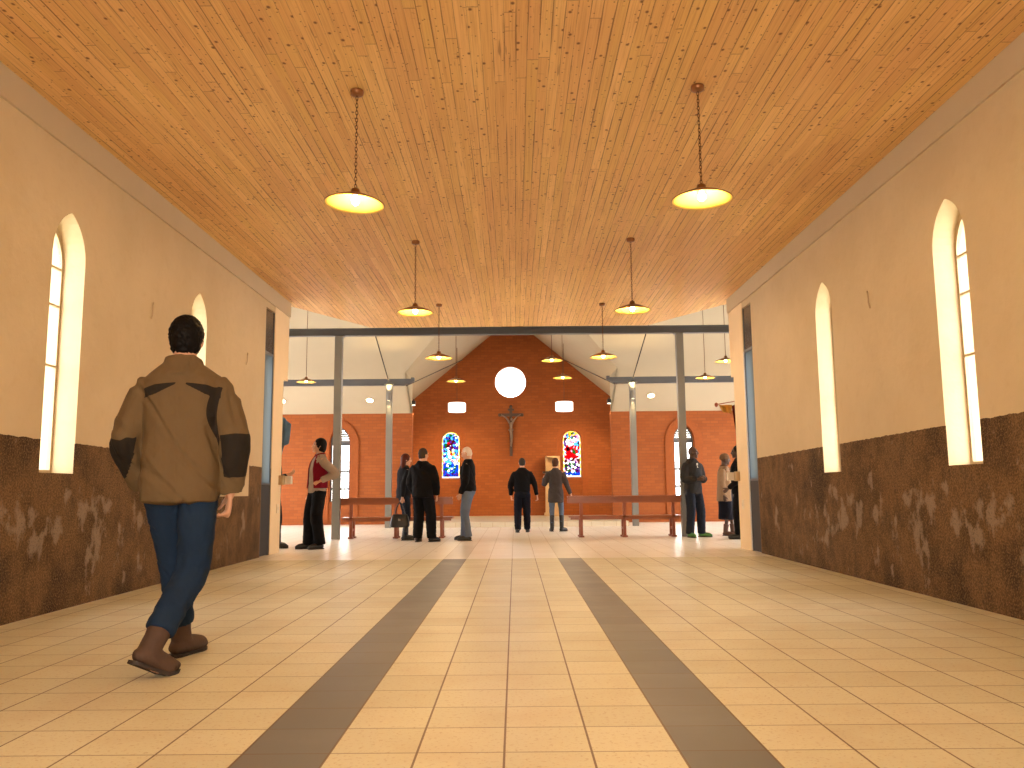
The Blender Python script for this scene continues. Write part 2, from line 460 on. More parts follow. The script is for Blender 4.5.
def window_nave(idx, xi, yc, w):
    """steel casement set back in a lancet opening; xi = inner wall face"""
    s = -1 if xi < 0 else 1
    xg = xi + s * .20
    r = empty('window_%d' % idx, (xg, yc, 1.085), kind='structure')
    out = arch_pts(w, 0, 2.14, 1, 8, 1.765); inn = arch_pts(w - .05, .03, 2.075, 1, 8, 1.74)
    bm = bmesh.new()
    for d0 in (0,):
        A = [bm.verts.new((-.015, u, z)) for u, z in out]; B = [bm.verts.new((-.015, u, z)) for u, z in inn]
        A2 = [bm.verts.new((.015, u, z)) for u, z in out]; B2 = [bm.verts.new((.015, u, z)) for u, z in inn]
        n = len(out)
        for i in range(n):
            j = (i+1) % n
            bm.faces.new((A[i], A[j], B[j], B[i])); bm.faces.new((A2[j], A2[i], B2[i], B2[j]))
            bm.faces.new((B[i], B[j], B2[j], B2[i])); bm.faces.new((A[j], A[i], A2[i], A2[j]))
    for z in (.89, 1.40, 1.72): add_box(bm, (-.012, -w/2 + .02, z - .009), (.012, w/2 - .02, z + .009))
    obj('window_frame', bm, M['frame'], r)
    bm = bmesh.new(); add_prism(bm, [(0, u, z) for u, z in inn], (.004, 0, 0))
    obj('glass', bm, M['glass'], r)
i = 1
for y0, y1 in LW: window_nave(i, XL, (y0+y1)/2, y1-y0); i += 1
for y0, y1 in RW: window_nave(i, XR, (y0+y1)/2, y1-y0); i += 1

# slim side doors at the nave end: dark transom, frosted light, dark panel
for idx, (x, s) in enumerate(((XL, -1), (XR, 1))):
    r = empty('door_%d' % (idx+1), (x, 12.215, 0), kind='structure')
    def dbox(nm, y0, y1, z0, z1, d0, d1, mat):
        bm = bmesh.new(); add_box(bm, (min(s*d0, s*d1), y0, z0), (max(s*d0, s*d1), y1, z1)); obj(nm, bm, mat, r)
    dbox('transom', -.215, .215, 2.99, 3.62, .012, .05, M['dark_glass'])
    dbox('glass_panel', -.20, .20, 1.05, 2.95, .012, .022, M['frost'])
    dbox('lower_panel', -.215, .215, .01, 1.03, .010, .05, M['door_dark'])
    bm = bmesh.new()
    for y0, y1, z0, z1 in ((-.222, -.205, 0, 3.635), (.205, .222, 0, 3.635), (-.21, .21, 2.95, 2.99), (-.21, .21, 1.025, 1.055)):
        add_box(bm, (min(s*.004, s*.08), y0, z0), (max(s*.004, s*.08), y1, z1))
    obj('door_frame', bm, M['beam'], r)
    if s > 0: dbox('edge_strip', .206, .226, 0.01, 2.97, -.012, .003, M['door_edge'])

# hall: outer walls
def wallbox(name, lo, hi, mat, cutters=()):
    bm = bmesh.new(); add_box(bm, lo, hi); o = obj(name, bm, mat)
    if cutters: cut(o, cutters)
    return tag(o, kind='structure')
for nm, x0, x1 in (('wall_hall_left', -9.2, -9.0), ('wall_hall_right', 9.0, 9.2)):
    cs = []
    for yc in (15.4, 18.2, 21.0):
        c = bmesh.new(); add_prism(c, [(x0 - .1, yc + u, z) for u, z in arch_pts(1.7, .5, 2.95, 0, 8)], (.4, 0, 0)); cs.append(c)
    wallbox(nm, (x0, 13.0, 0), (x1, 23.65, 6.5), M['brick'], cs)
for nm, x0, x1 in (('wall_front_left', -9.0, XL - .3), ('wall_front_right', XR + .3, 9.0)):
    wallbox(nm, (x0, 12.85, 0), (x1, 13.07, 4.75), M['cream'])
wallbox('leak_stop_bulkhead', (XL - .3, 12.9, 4.05), (XR + .3, 13.07, 4.75), M['cream'])  # unseen strip added above the boards to stop sky light leaking through

WX = {-1: -4.878, 1: 4.811}
def aisle_cut(x, dy=.6):
    c = bmesh.new(); add_prism(c, [(x + u, 23.3, z) for u, z in arch_pts(.56, .63, 2.73, 1, 8, 2.28)], (0, dy, 0)); return c
wallbox('wall_aisle_left', (-9.0, 23.4, 0), (-2.85, 23.65, 3.12), M['brick'], [aisle_cut(WX[-1])])
wallbox('wall_aisle_right', (2.78, 23.4, 0), (9.0, 23.65, 3.12), M['brick'], [aisle_cut(WX[1])])
wallbox('wall_chancel_left', (-3.5, 23.65, 0), (-3.28, 26.2, 4.3), M['brick'])
wallbox('wall_chancel_right', (3.2, 23.65, 0), (3.42, 26.2, 4.3), M['brick'])
SX = {-1: -1.977, 1: 1.859}
cs = []
for s in (-1, 1):
    c = bmesh.new(); add_prism(c, [(SX[s] + u, 26.1, z) for u, z in arch_pts(.57, 1.31, 2.77, 0, 8)], (0, .5, 0)); cs.append(c)
c = bmesh.new(); bmesh.ops.create_cone(c, cap_ends=True, segments=40, radius1=.50, radius2=.50, depth=.8, matrix=Matrix.Translation((-.07, 26.35, 4.335)) @ Matrix.Rotation(PI/2, 4, 'X')); cs.append(c)
bm = bmesh.new()
add_prism(bm, [(-3.5, 26.2, 0), (3.42, 26.2, 0), (3.42, 26.2, 4.0), (0, 26.2, 6.6), (-3.5, 26.2, 4.0)], (0, .3, 0))
o = obj('wall_gable', bm, M['brick']); cut(o, cs); tag(o, kind='structure')

# hall ceiling: two long slopes, the chancel vault and its cheeks (thin slabs)
bm = bmesh.new(); RZ = 6.42
def slab(pts, off=(0, 0, .08)): add_prism(bm, pts, off)
for s in (-1, 1):
    e = -2.85 if s < 0 else 2.78
    ye = 23.4 - (RZ - .83*abs(e) - 3.1) / .63; ze = RZ - .83*abs(e)
    slab([(s*9.1, 23.45, 3.07), (e, 23.45, 3.07), (e, ye, ze), (0, 18.13, RZ), (s*9.1, 18.13, RZ)])
    slab([(0, 18.13, RZ), (0, 26.25, RZ), (s*3.45, 26.25, RZ - .83*3.45), (s*3.45, 23.4, RZ - .83*3.45), (e, 23.4, ze), (e, ye, ze)])
    slab([(e, 23.45, 3.07), (e, 23.45, ze), (e, ye, ze)], (s*.06, 0, 0))
slab([(-9.1, 18.13, RZ), (9.1, 18.13, RZ), (9.1, 15.36, 4.67), (-9.1, 15.36, 4.67)])
slab([(-9.1, 12.9, 4.67), (9.1, 12.9, 4.67), (9.1, 15.4, 4.67), (-9.1, 15.4, 4.67)])  # flat lid added out of sight, keeps sky light from leaking in
tag(obj('ceiling_hall', bm, M['white']), kind='structure')

# raised sanctuary platform with a tiled riser
bm = bmesh.new(); add_box(bm, (-3.0, 21.07, 0), (2.9, 26.2, .124))
bmesh.ops.bevel(bm, geom=[e for e in bm.edges if abs(e.verts[0].co.z - .124) < 1e-4 and abs(e.verts[1].co.z - .124) < 1e-4], offset=.01, segments=2)
o = obj('floor_platform', bm, M['step']); tag(o, kind='structure')
bm = bmesh.new()
for x in [-3.0 + .31*k for k in range(1, 20)]: add_box(bm, (x - .004, 21.064, .004), (x + .004, 21.071, .118))
obj('riser_joints', bm, M['box_wood'], o)

# brick surrounds of the windows, and the windows
def arch_ring(bm, x, y, w_in, w_out, z0, z_in, z_out, pointed, sp_in, sp_out, d, foot=True):
    A = arch_pts(w_out, z0, z_out, pointed, 12, sp_out); B = arch_pts(w_in, z0, z_in, pointed, 12, sp_in)
    n = len(A)
    fa = [bm.verts.new((x+u, y - d, z)) for u, z in A]; fb = [bm.verts.new((x+u, y - d, z)) for u, z in B]
    ba = [bm.verts.new((x+u, y, z)) for u, z in A]; bb = [bm.verts.new((x+u, y, z)) for u, z in B]
    fs = []
    for i in range(1, n):
        j = (i+1) % n
        fs += [bm.faces.new((fa[i], fa[j], fb[j], fb[i])), bm.faces.new((fa[j], fa[i], ba[i], ba[j])), bm.faces.new((fb[i], fb[j], bb[j], bb[i])),
               bm.faces.new((ba[i], bb[i], bb[j], ba[j]))]
    for i in (1, 0): fs.append(bm.faces.new((fa[i], fb[i], bb[i], ba[i])))
    bmesh.ops.recalc_face_normals(bm, faces=fs)

def aisle_window(idx, x):
    r = empty('window_%d' % idx, (x, 23.52, .63), kind='structure')
    bm = bmesh.new(); h = .28
    P = arch_pts(.56, 0, 2.1, 1, 10, 1.65)
    for (u0, z0), (u1, z1) in zip(P, P[1:] + P[:1]):
        d = V((u1-u0, 0, z1-z0)); 
        if d.length < 1e-6: continue
        sweep(bm, [((u0*.94, 0, z0), .032), ((u1*.94, 0, z1), .032)], 6, sub=1, ref=(0, 1, 0))
    for z in (.36, .84): add_box(bm, (-h, -.02, z - .032), (h, .02, z + .032))
    add_box(bm, (-h, -.03, 1.58), (h, .03, 1.67))
    obj('window_frame', bm, M['beam'], r)
    bm = bmesh.new()
    for k in range(6):                                     # louvre slats in the head
        z = 1.70 + k*.066; rise = .45; rad = (h*h + rise*rise)/(2*h)
        half = h - rad + math.sqrt(max(0, rad*rad - (z-1.65)**2)) - .02
        if half < .02: continue
        v = [bm.verts.new(p) for p in ((-half, -.02, z - .030), (half, -.02, z - .030), (half, .02, z + .022), (-half, .02, z + .022))]
        w = [bm.verts.new(q.co + V((0, 0, .008))) for q in v]
        bm.faces.new(v[::-1]); bm.faces.new(w)
        for i in range(4): bm.faces.new((v[i], v[(i+1) % 4], w[(i+1) % 4], w[i]))
    obj('louvre_slats', bm, M['post'], r)
    bm = bmesh.new(); add_box(bm, (-h + .01, -.003, .02), (h - .01, .003, 1.6)); obj('glass', bm, M['glass'], r)
    bm = bmesh.new(); arch_ring(bm, 0, -.115, .60, 1.06, -.55, 2.13, 2.30, 1, 1.65, 1.62, .05)
    obj('brick_surround', bm, M['brick_dark'], r)
aisle_window(5, WX[-1]); aisle_window(6, WX[1])

def stained(idx, x, kind, seedv):
    r = empty('window_%d' % idx, (x, 26.32, 1.31), kind='structure')
    rnd = random.Random(seedv)
    w, h = .57, 1.46
    seeds = []
    for k in range(230):
        u = rnd.uniform(-w/2, w/2); z = rnd.uniform(0, h); t_ = z/h; a = abs(u)/(w/2)
        white = (.92, .92, .88); blue = (.05, .22, .70); sky = (.25, .60, .85); red = (.70, .02, .04); yel = (.95, .70, .15)
        green = (.03, .32, .10); purple = (.28, .08, .45); brown = (.24, .05, .03); pink = (.85, .55, .65)
        if kind == 'blue':
            if t_ < .13: c = rnd.choice([blue, blue, sky, blue, purple])
            elif t_ < .32: c = rnd.choice([blue, sky, white, blue, green])
            elif t_ < .48: c = rnd.choice([white, white, pink, sky, red])
            elif a < .35 and t_ < .82: c = rnd.choice([brown, red, purple, brown, white]) if t_ > .58 else rnd.choice([yel, white, white, red])
            else: c = rnd.choice([blue, sky, sky, white, blue, purple, green])
        else:
            if t_ < .10: c = rnd.choice([blue, sky, white, blue])
            elif t_ < .40: c = rnd.choice([white, white, sky, purple, green, brown, white, pink])
            elif t_ < .68: c = (green if (.52 < t_ < .60 and u > -.02 and u < .13) else rnd.choice([red, red, red, pink])) if a < .55 else rnd.choice([white, red, white, sky])
            elif t_ < .84: c = rnd.choice([white, white, white, pink, sky]) if a < .6 else rnd.choice([purple, sky, blue, brown])
            else: c = rnd.choice([purple, sky, brown, yel, green, pink])
        seeds.append((u, z, c))
    bm = bmesh.new(); lay = bm.loops.layers.color.new('pane_colour')
    nu, nz = 46, 110; rad = w/2; sp = h - rad
    grid = {}
    def vert(i, j):
        if (i, j) not in grid: grid[(i, j)] = bm.verts.new((-w/2 + w*i/nu, 0, h*j/nz))
        return grid[(i, j)]
    for i in range(nu):
        for j in range(nz):
            u = -w/2 + w*(i+.5)/nu; z = h*(j+.5)/nz
            d_edge = min(w/2 - abs(u), z) if z < sp else rad - math.hypot(u, z - sp)
            if d_edge < -.012: continue
            ds = sorted(((u-a)**2 + (z-b)**2, c) for a, b, c in seeds)[:2]
            lead = math.sqrt(ds[1][0]) - math.sqrt(ds[0][0]) < .0045
            if d_edge < .036: c = (.95, .80, .35) if int(z/.07) % 3 else (.95, .93, .9)
            elif lead: c = (.012, .012, .015)
            else: c = ds[0][1]
            f = bm.faces.new((vert(i, j), vert(i+1, j), vert(i+1, j+1), vert(i, j+1)))
            for lp in f.loops: lp[lay] = (*c, 1)
    obj('stained_glass', bm, mat_stained(kind), r)
    bm = bmesh.new(); arch_ring(bm, 0, -.12, .60, .98, -1.18, 1.475, 1.70, 0, 1.175, 1.21, .04)
    obj('brick_surround', bm, M['brick_dark'], r)
stained(7, SX[-1], 'blue', 3); stained(8, SX[1], 'red', 11)
r = empty('window_9', (-.07, 26.3, 4.335), kind='structure')
bm = bmesh.new()
bmesh.ops.create_cone(bm, cap_ends=True, segments=40, radius1=.5, radius2=.5, depth=.01, matrix=Matrix.Rotation(PI/2, 4, 'X')); obj('glass', bm, M['glass'], r)
bm = bmesh.new(); add_lathe(bm, [(.52, -.02), (.52, .02), (.48, .02), (.48, -.02)], 40, closed=True)
bmesh.ops.rotate(bm, verts=bm.verts, cent=(0, 0, 0), matrix=Matrix.Rotation(PI/2, 3, 'X')); obj('window_frame', bm, M['frame'], r)

# steel frame of the hall
def steel(name, bm, mat, label): return tag(obj(name, bm, mat), label, 'beam' if 'beam' in name else ('rod' if 'rod' in name else 'post'), kind='structure')
def ibeam(bm, x0, x1, y, z0, z1):
    add_box(bm, (x0, y - .07, z0), (x1, y + .07, z0 + .022)); add_box(bm, (x0, y - .07, z1 - .022), (x1, y + .07, z1))
    add_box(bm, (x0, y - .045, z0 + .02), (x1, y + .045, z1 - .02))
bm = bmesh.new(); ibeam(bm, -9, 9, 16.3, 4.0, 4.145); steel('steel_beam', bm, M['beam'], 'long slate blue steel beam across the hall at the end of the boarded ceiling')
for s, nm in ((-1, 'left'), (1, 'right')):
    bm = bmesh.new(); xe = 2.52 if s < 0 else 2.42
    add_prism(bm, [(s*9, 21.1, 3.64), (s*(xe + .27), 21.1, 3.61), (s*xe, 21.1, 3.72), (s*xe, 21.1, 3.78), (s*9, 21.1, 3.78)], (0, .14, 0))
    add_box(bm, (min(s*xe, s*(xe+.08)), 21.08, 3.71), (max(s*xe, s*(xe+.08)), 21.26, 3.81))
    steel('steel_beam', bm, M['beam'], 'shorter slate blue beam over the %s aisle, ending in a tapered tip' % nm)
    bm = bmesh.new(); add_rod(bm, (s*(xe + .2), 21.12, 3.6), (s*1.6, 26.19, 5.06), .012); steel('tie_rod', bm, M['cable'], 'thin dark tie rod rising inward from the %s aisle beam' % nm)
    xp = -3.16 if s < 0 else 3.08
    bm = bmesh.new(); add_rod(bm, (xp, 21.0, 3.72), (s*3.62, 18.1, 6.35), .014); steel('tie_rod', bm, M['cable'], 'thin dark rod leaning up from the head of the slim %s post' % nm)
    bm = bmesh.new(); add_box(bm, (xp - .075, 21.10, 0), (xp + .075, 21.24, 3.7)); add_box(bm, (xp - .12, 21.05, 3.62), (xp + .12, 21.29, 3.65))
    bmesh.ops.bevel(bm, geom=bm.edges[:], offset=.012, segments=2)
    steel('steel_post', bm, M['post'], 'slim grey steel post behind the %s pew, with a small lamp near its top' % nm)
    x0, x1 = (-3.51, -3.365) if s < 0 else (3.275, 3.415)
    bm = bmesh.new(); add_box(bm, (x0, 16.23, 0), (x1, 16.37, 4.0)); add_box(bm, (x0 - .03, 16.2, 3.985), (x1 + .03, 16.4, 4.0))
    bmesh.ops.bevel(bm, geom=bm.edges[:], offset=.014, segments=2)
    steel('steel_post', bm, M['post'], 'tall grey steel post carrying the long beam, ' + ('behind the person in a red vest' if s < 0 else 'at the right end of the right pew'))

# ------------------------------------------------------------------ lamps
def light(name, kind, loc, energy, color, parent=None, **kw):
    d = bpy.data.lights.new(name, kind); d.energy = energy; d.color = color
    for k, v in kw.items(): setattr(d, k, v)
    o = bpy.data.objects.new(name, d); COL.objects.link(o); o.location = loc
    if parent: o.parent = parent
    return o
WARM = (1., .64, .27)
K_LAMP = 40.
def pendant(x, y, ztop, z, label, group, energy=1., links=True, tilt=(0, 0)):
    """z is the rim of the shade"""
    r = empty('pendant_lamp', (x, y, ztop), label, 'lamp', group)
    L = ztop - z
    bm = bmesh.new(); add_lathe(bm, [(0, 0), (.05, 0), (.052, -.01), (.048, -.035), (.03, -.042), (0, -.042)], 20); obj('ceiling_cap', bm, M['shade_out'], r, True)
    bm = bmesh.new()
    if links:
        ll = .034; zz = -.045; k = 0
        while zz > -(L - .10):
            c = V((0, 0, zz - ll/2)); rot = Matrix.Rotation(PI/2 * (k % 2) + .3, 3, 'Z')
            n = 10; mj = ll/2 + .003
            pts = [(c + rot @ V((.0085*math.cos(2*PI*i/n), 0, mj*math.sin(2*PI*i/n))), .0028) for i in range(n + 1)]
            sweep(bm, pts, 5, ref=rot @ V((0, 1, 0)), sub=1, round_ends=False)
            zz -= ll * .86; k += 1
    else:
        add_rod(bm, (0, 0, -.04), (0, 0, -(L - .10)), .006, 6)
    obj('chain' if links else 'cord', bm, M['chain'], r)
    bm = bmesh.new(); zb = -L
    prof = [(.012, .115), (.03, .113), (.036, .075), (.10, .060), (.17, .030), (.224, .002), (.228, -.002), (.224, -.006), (.17, .022), (.10, .051), (.03, .066), (.0, .066)]
    mi = [0, 0, 0, 0, 0, 0, 0, 1, 1, 1, 1]
    add_lathe(bm, [(0, .115)] + prof, 40, (0, 0, zb), [0] + mi)
    if tilt != (0, 0):
        bmesh.ops.rotate(bm, verts=bm.verts, cent=(0, 0, zb + .11), matrix=Euler((tilt[0], tilt[1], 0)).to_matrix())
    sh = obj('shade', bm, [M['shade_out'], M['shade_in']], r, True)
    bm = bmesh.new(); ball(bm, (0, 0, zb + .022), (.030, .030, .036)); add_lathe(bm, [(0, .07), (.016, .07), (.016, .04), (0, .04)], 12, (0, 0, zb)); obj('bulb', bm, M['bulb'], r, True)
    light('bulb_light', 'POINT', (0, 0, zb - .02), K_LAMP*energy, WARM, r, shadow_soft_size=.05)
    return r
G1 = 'chain pendants under the boarded ceiling'; G2 = 'pendants hanging in the hall'
for x, y, nm in ((-1.138, 6.02, 'nearest, left of the centre line'), (1.468, 6.0, 'nearest, right of the centre line'),
                 (-1.15, 9.9, 'second from the front in the left row'), (1.492, 9.88, 'second from the front in the right row'),
                 (-1.18, 13.4, 'last of the left row, just before the blue beam'), (1.515, 13.45, 'last of the right row, just before the blue beam')):
    pendant(x, y, 3.97, 3.07, 'brown chain pendant under the boards, ' + nm, G1, tilt=(0, .05) if (x < 0 and y < 7) else (0, 0))
for x in (-1.14, 1.47): pendant(x, 2.1, 3.97, 3.07, 'brown saucer pendant on a chain out of sight above the camera', G1)
def hall_z(x, y):
    back = 3.1 + .63*(23.4 - y); vault = RZ - .83*abs(x)
    fr = RZ - .63*(18.13 - y) if y < 18.13 else 99
    return min(fr, max(min(back, RZ), vault) if y >= 18.13 else fr)
HP = [(-1.30, 19.07, 3.43, 'saucer pendant lamp in front of the brick gable, above the left drum lamp'),
      (1.19, 19.3, 3.52, 'saucer pendant lamp in front of the brick gable, above the right drum lamp'),
      (.83, 16.9, 3.56, 'saucer pendant lamp just behind the blue beam, right of the round window'),
      (-4.78, 19.07, 3.45, 'saucer pendant lamp hanging over the left aisle'),
      (4.48, 19.07, 3.46, 'saucer pendant lamp hanging over the right aisle'),
      (4.36, 16.7, 3.48, 'saucer pendant lamp half hidden by the upper right pier')]
for x, y, z, lb in HP: pendant(x, y, hall_z(x, y), z, lb, G2, .75, False)
for s, x in ((-1, -1.62), (1, 1.50)):
    zt = RZ - .83*abs(x)
    r = empty('drum_lamp', (x, 24.0, zt), 'glowing white drum lamp on a cord in front of the gable, ' + ('left' if s < 0 else 'right') + ' of the crucifix', 'lamp', 'white drum lamps')
    z0 = 3.315 - zt
    bm = bmesh.new(); add_rod(bm, (0, 0, 0), (0, 0, z0 + .13), .008, 6); obj('cord', bm, M['chain'], r)
    bm = bmesh.new(); add_lathe(bm, [(0, -.135), (.235, -.135), (.255, -.12), (.258, .115), (.235, .135), (0, .135)], 32, (0, 0, z0)); obj('lamp_shade', bm, M['drum'], r, True)
    light('drum_light', 'POINT', (0, 0, z0 - .25), 55, (1., .75, .42), r, shadow_soft_size=.2)
for x, y, lb in ((-6.40, 22.87, 'recessed ceiling light glowing beside the left pier edge'), (-3.96, 22.87, 'recessed ceiling light glowing left of the slim left post'), (3.83, 22.79, 'recessed ceiling light glowing right of the slim right post')):
    z = 3.1 + .63*(23.4 - y)
    r = empty('ceiling_light', (x, y, z), lb, 'lamp', 'recessed ceiling lights')
    r.rotation_euler = (math.atan(.63)*-1, 0, 0)
    bm = bmesh.new(); add_lathe(bm, [(.0, -.012), (.10, -.012)], 24); obj('lens', bm, M['downlight'], r)
    bm = bmesh.new(); add_lathe(bm, [(.10, -.002), (.10, -.02), (.125, -.02), (.13, -.002)], 24, closed=True); obj('trim_ring', bm, M['white'], r)
    light('down_light', 'SPOT', (0, 0, -.05), 60, (1., .72, .38), r, spot_size=R(120), spot_blend=.8, shadow_soft_size=.08)
for s, x in ((-1, -3.16), (1, 3.08)):
    r = empty('post_light', (x, 21.06, 3.32), 'small grey up and down lamp on the slim ' + ('left' if s < 0 else 'right') + ' steel post', 'lamp', 'up and down post lamps')
    bm = bmesh.new(); add_lathe(bm, [(.03, -.10), (.055, -.11), (.058, .11), (.03, .10), (.0, .09)], 20); add_box(bm, (-.03, .02, -.04), (.03, .045, .04)); obj('housing', bm, M['post'], r, False)
    bm = bmesh.new(); add_lathe(bm, [(0, -.104), (.042, -.104)], 16); obj('lens', bm, M['downlight'], r)
    bm = bmesh.new(); add_lathe(bm, [(0, .104), (.042, .104)], 16); obj('lens', bm, M['downlight'], r)
    light('up_light', 'SPOT', (0, -.0, .16), 60, (1., .70, .30), r, spot_size=R(95), spot_blend=.9, shadow_soft_size=.04).rotation_euler = (PI, 0, 0)
    light('down_light', 'SPOT', (0, 0, -.16), 45, (1., .70, .32), r, spot_size=R(60), spot_blend=.9, shadow_soft_size=.04)
for s, x in ((-1, -2.80), (1, 2.73)):
    r = empty('spotlight', (x, 23.36, 3.36), 'small black spotlight on the brick corner of the chancel, ' + ('left' if s < 0 else 'right') + ' side', 'lamp', 'chancel corner spotlights')
    bm = bmesh.new(); add_box(bm, (-.05, -.05, -.02), (.05, .06, .09)); add_box(bm, (-.015, -.02, .08), (.015, .02, .14)); bmesh.ops.bevel(bm, geom=bm.edges[:], offset=.008, segments=1); obj('housing', bm, M['black_plastic'], r)
    bm = bmesh.new(); add_box(bm, (-.04, -.05, -.045), (.04, .03, -.02)); obj('lens', bm, M['drum'], r)
    l = light('spot_beam', 'SPOT', (0, .08, -.05), 400, (1., .70, .36), r, spot_size=R(75), spot_blend=.9, shadow_soft_size=.05)
    d = V((-s*1.0, 2.8, -2.3)); l.rotation_euler = d.to_track_quat('-Z', 'Y').to_euler()

# ------------------------------------------------------------------ fittings
# crucifix
r = empty('crucifix', (-.063, 26.203, 1.98), 'dark wooden crucifix with a carved figure on the brick gable', 'crucifix')
bm = bmesh.new(); add_box(bm, (-.045, -.07, 0), (.045, -.01, 1.56)); add_box(bm, (-.355, -.075, 1.255), (.355, -.012, 1.345)); add_box(bm, (-.10, -.08, 1.43), (.10, -.07, 1.49))
for p in ((0, 1.56), (-.355, 1.3), (.355, 1.3)): ball(bm, (p[0], -.04, p[1]), (.05, .03, .055))
bmesh.ops.bevel(bm, geom=[e for e in bm.edges if e.calc_length() > .2], offset=.008, segments=1)
obj('cross', bm, M['crucifix'], r)
for zz in (.25, 1.3):
    bm = bmesh.new(); add_box(bm, (-.02, -.02, zz), (.02, .01, zz + .04)); obj('wall_mount', bm, M['black_plastic'], r)
bm = bmesh.new()
sweep(bm, [((0, -.12, .98), .055), ((0, -.12, .88), .045), ((0, -.115, .80), .055), ((.02, -.13, .62), .042), ((.015, -.115, .46), .03), ((0, -.11, .36), .024), ((0, -.13, .31), .02)], 12)
sweep(bm, [((-.30, -.10, 1.30), .014), ((-.16, -.11, 1.21), .020), ((-.05, -.12, 1.06), .032), ((0, -.12, 1.0), .05), ((.05, -.12, 1.06), .032), ((.16, -.11, 1.21), .020), ((.30, -.10, 1.30), .014)], 10)
ball(bm, (.015, -.14, 1.15), (.042, .05, .058)); ball(bm, (0, -.12, .82), (.075, .06, .06))
obj('carved_figure', bm, M['corpus'], r, True)

# stone pillar with a box top
r = empty('stone_pillar', (1.22, 25.85, .124), 'beige stone pillar with a square niche box on top, against the brick gable', 'pillar')
bm = bmesh.new(); add_box(bm, (-.27, -.22, 0), (.27, .22, .09)); add_box(bm, (-.23, -.18, .09), (.23, .18, 1.30)); bmesh.ops.bevel(bm, geom=bm.edges[:], offset=.012, segments=2); obj('shaft', bm, M['stone'], r)
bm = bmesh.new(); add_box(bm, (-.30, -.22, 1.30), (.28, .22, 1.36)); bmesh.ops.bevel(bm, geom=bm.edges[:], offset=.01, segments=1); obj('shelf', bm, M['crucifix'], r)
bm = bmesh.new()
for lo, hi in (((-.22, -.2, 1.36), (-.17, .2, 1.83)), ((.17, -.2, 1.36), (.22, .2, 1.83)), ((-.22, -.2, 1.78), (.22, .2, 1.83)), ((-.22, -.2, 1.36), (.22, .2, 1.40)), ((-.2, .0, 1.38), (.2, .2, 1.80))): add_box(bm, lo, hi)
obj('niche_box', bm, M['stone'], r)

# pews
def pew(x0, x1, y, legs, label):
    r = empty('pew', ((x0+x1)/2, y, 0), label, 'pew', 'long wooden pews seen from behind'); c = (x0+x1)/2
    a, b = x0 - c, x1 - c
    def part(nm, boxes, mat=M['pew'], bev=.008):
        bm = bmesh.new()
        for lo, hi in boxes: add_box(bm, lo, hi)
        bmesh.ops.bevel(bm, geom=bm.edges[:], offset=bev, segments=2); return obj(nm, bm, mat, r)
    part('backrest', [((a, -.03, .655), (b, .0, .765))])
    part('top_rail', [((a, -.12, .765), (b, .06, .795))])
    part('seat', [((a + .03, .0, .375), (b - .0, .34, .41)), ((a + .06, .02, .335), (b - .03, .05, .378))])
    for lx in legs:
        lx -= c
        part('upright', [((lx - .028, .0, .03), (lx + .028, .055, .77)), ((lx - .05, -.03, 0), (lx + .05, .085, .03))], M['pew_leg'], .006)
        part('leg', [((lx - .028, .27, .03), (lx + .028, .325, .375)), ((lx - .05, .24, 0), (lx + .05, .355, .03))], M['pew_leg'], .006)
        part('stretcher', [((lx - .018, .05, .14), (lx + .018, .28, .185))], M['pew_leg'], .004)
    return r
pew(1.06, 3.265, 16.3, (1.33, 2.17, 3.12), 'long red-brown wooden pew on the right, ending at a steel post')
pew(-3.40, -1.18, 16.45, (-3.18, -2.3, -1.40), 'long red-brown wooden pew on the left, behind the group of standing people')

# boxes, switches and hooks on the nave walls
for s, x in ((-1, XL), (1, XR)):
    side = 'left' if s < 0 else 'right'
    r = empty('wall_box', (x, 12.95 if s < 0 else 13.04, 1.03), 'small tan box fixed to the end of the %s pier at hand height' % side, 'box', 'boxes on the pier ends')
    bm = bmesh.new(); add_box(bm, (min(0, -s*.07), -.12, 0), (max(0, -s*.07), .012, .145)); bmesh.ops.bevel(bm, geom=bm.edges[:], offset=.006, segments=2); obj('box', bm, M['box_wood'], r)
    bm = bmesh.new(); add_box(bm, (min(-s*.01, -s*.16), .012, .01), (max(-s*.01, -s*.16), .12, .135)); bmesh.ops.bevel(bm, geom=bm.edges[:], offset=.012, segments=2); obj('bowl', bm, M['box_pale'], r)
    xx = x - s*.008
    r = empty('light_switch', (xx, 12.80, .60), 'flush cream wall plate low on the %s pier' % side, 'switch', 'cream wall plates')
    bm = bmesh.new(); add_box(bm, (min(0, -s*.012), -.045, 0), (max(0, -s*.012), .045, .14)); bmesh.ops.bevel(bm, geom=bm.edges[:], offset=.004, segments=1); obj('plate', bm, M['switch'], r)
    bm = bmesh.new(); add_box(bm, (min(-s*.012, -s*.018), -.02, .045), (max(-s*.012, -s*.018), .02, .095)); obj('rocker', bm, M['box_pale'], r)
for x, y, z, s, lb in ((XL, 8.17, 2.66, 1, 'small bent metal wall hook on the left plaster, above the walking person\'s left shoulder'), (XL, 11.14, 2.64, 1, 'small metal wall hook on the left plaster, between the walking person and the slim door'),
                       (XR, 7.97, 2.66, -1, 'small metal wall hook on the right plaster between the two lancet windows')):
    bm = bmesh.new()
    sweep(bm, [((0, 0, 0), .007), ((s*.012, 0, .05), .007), ((s*.014, 0, .14), .007), ((s*.03, -.03, .155), .007), ((s*.03, -.035, .13), .006)], 8)
    tag(obj('wall_hook', bm, M['box_wood'], None, True, (x + s*.004, y, z)), lb, 'hook', 'hooks on the plaster')

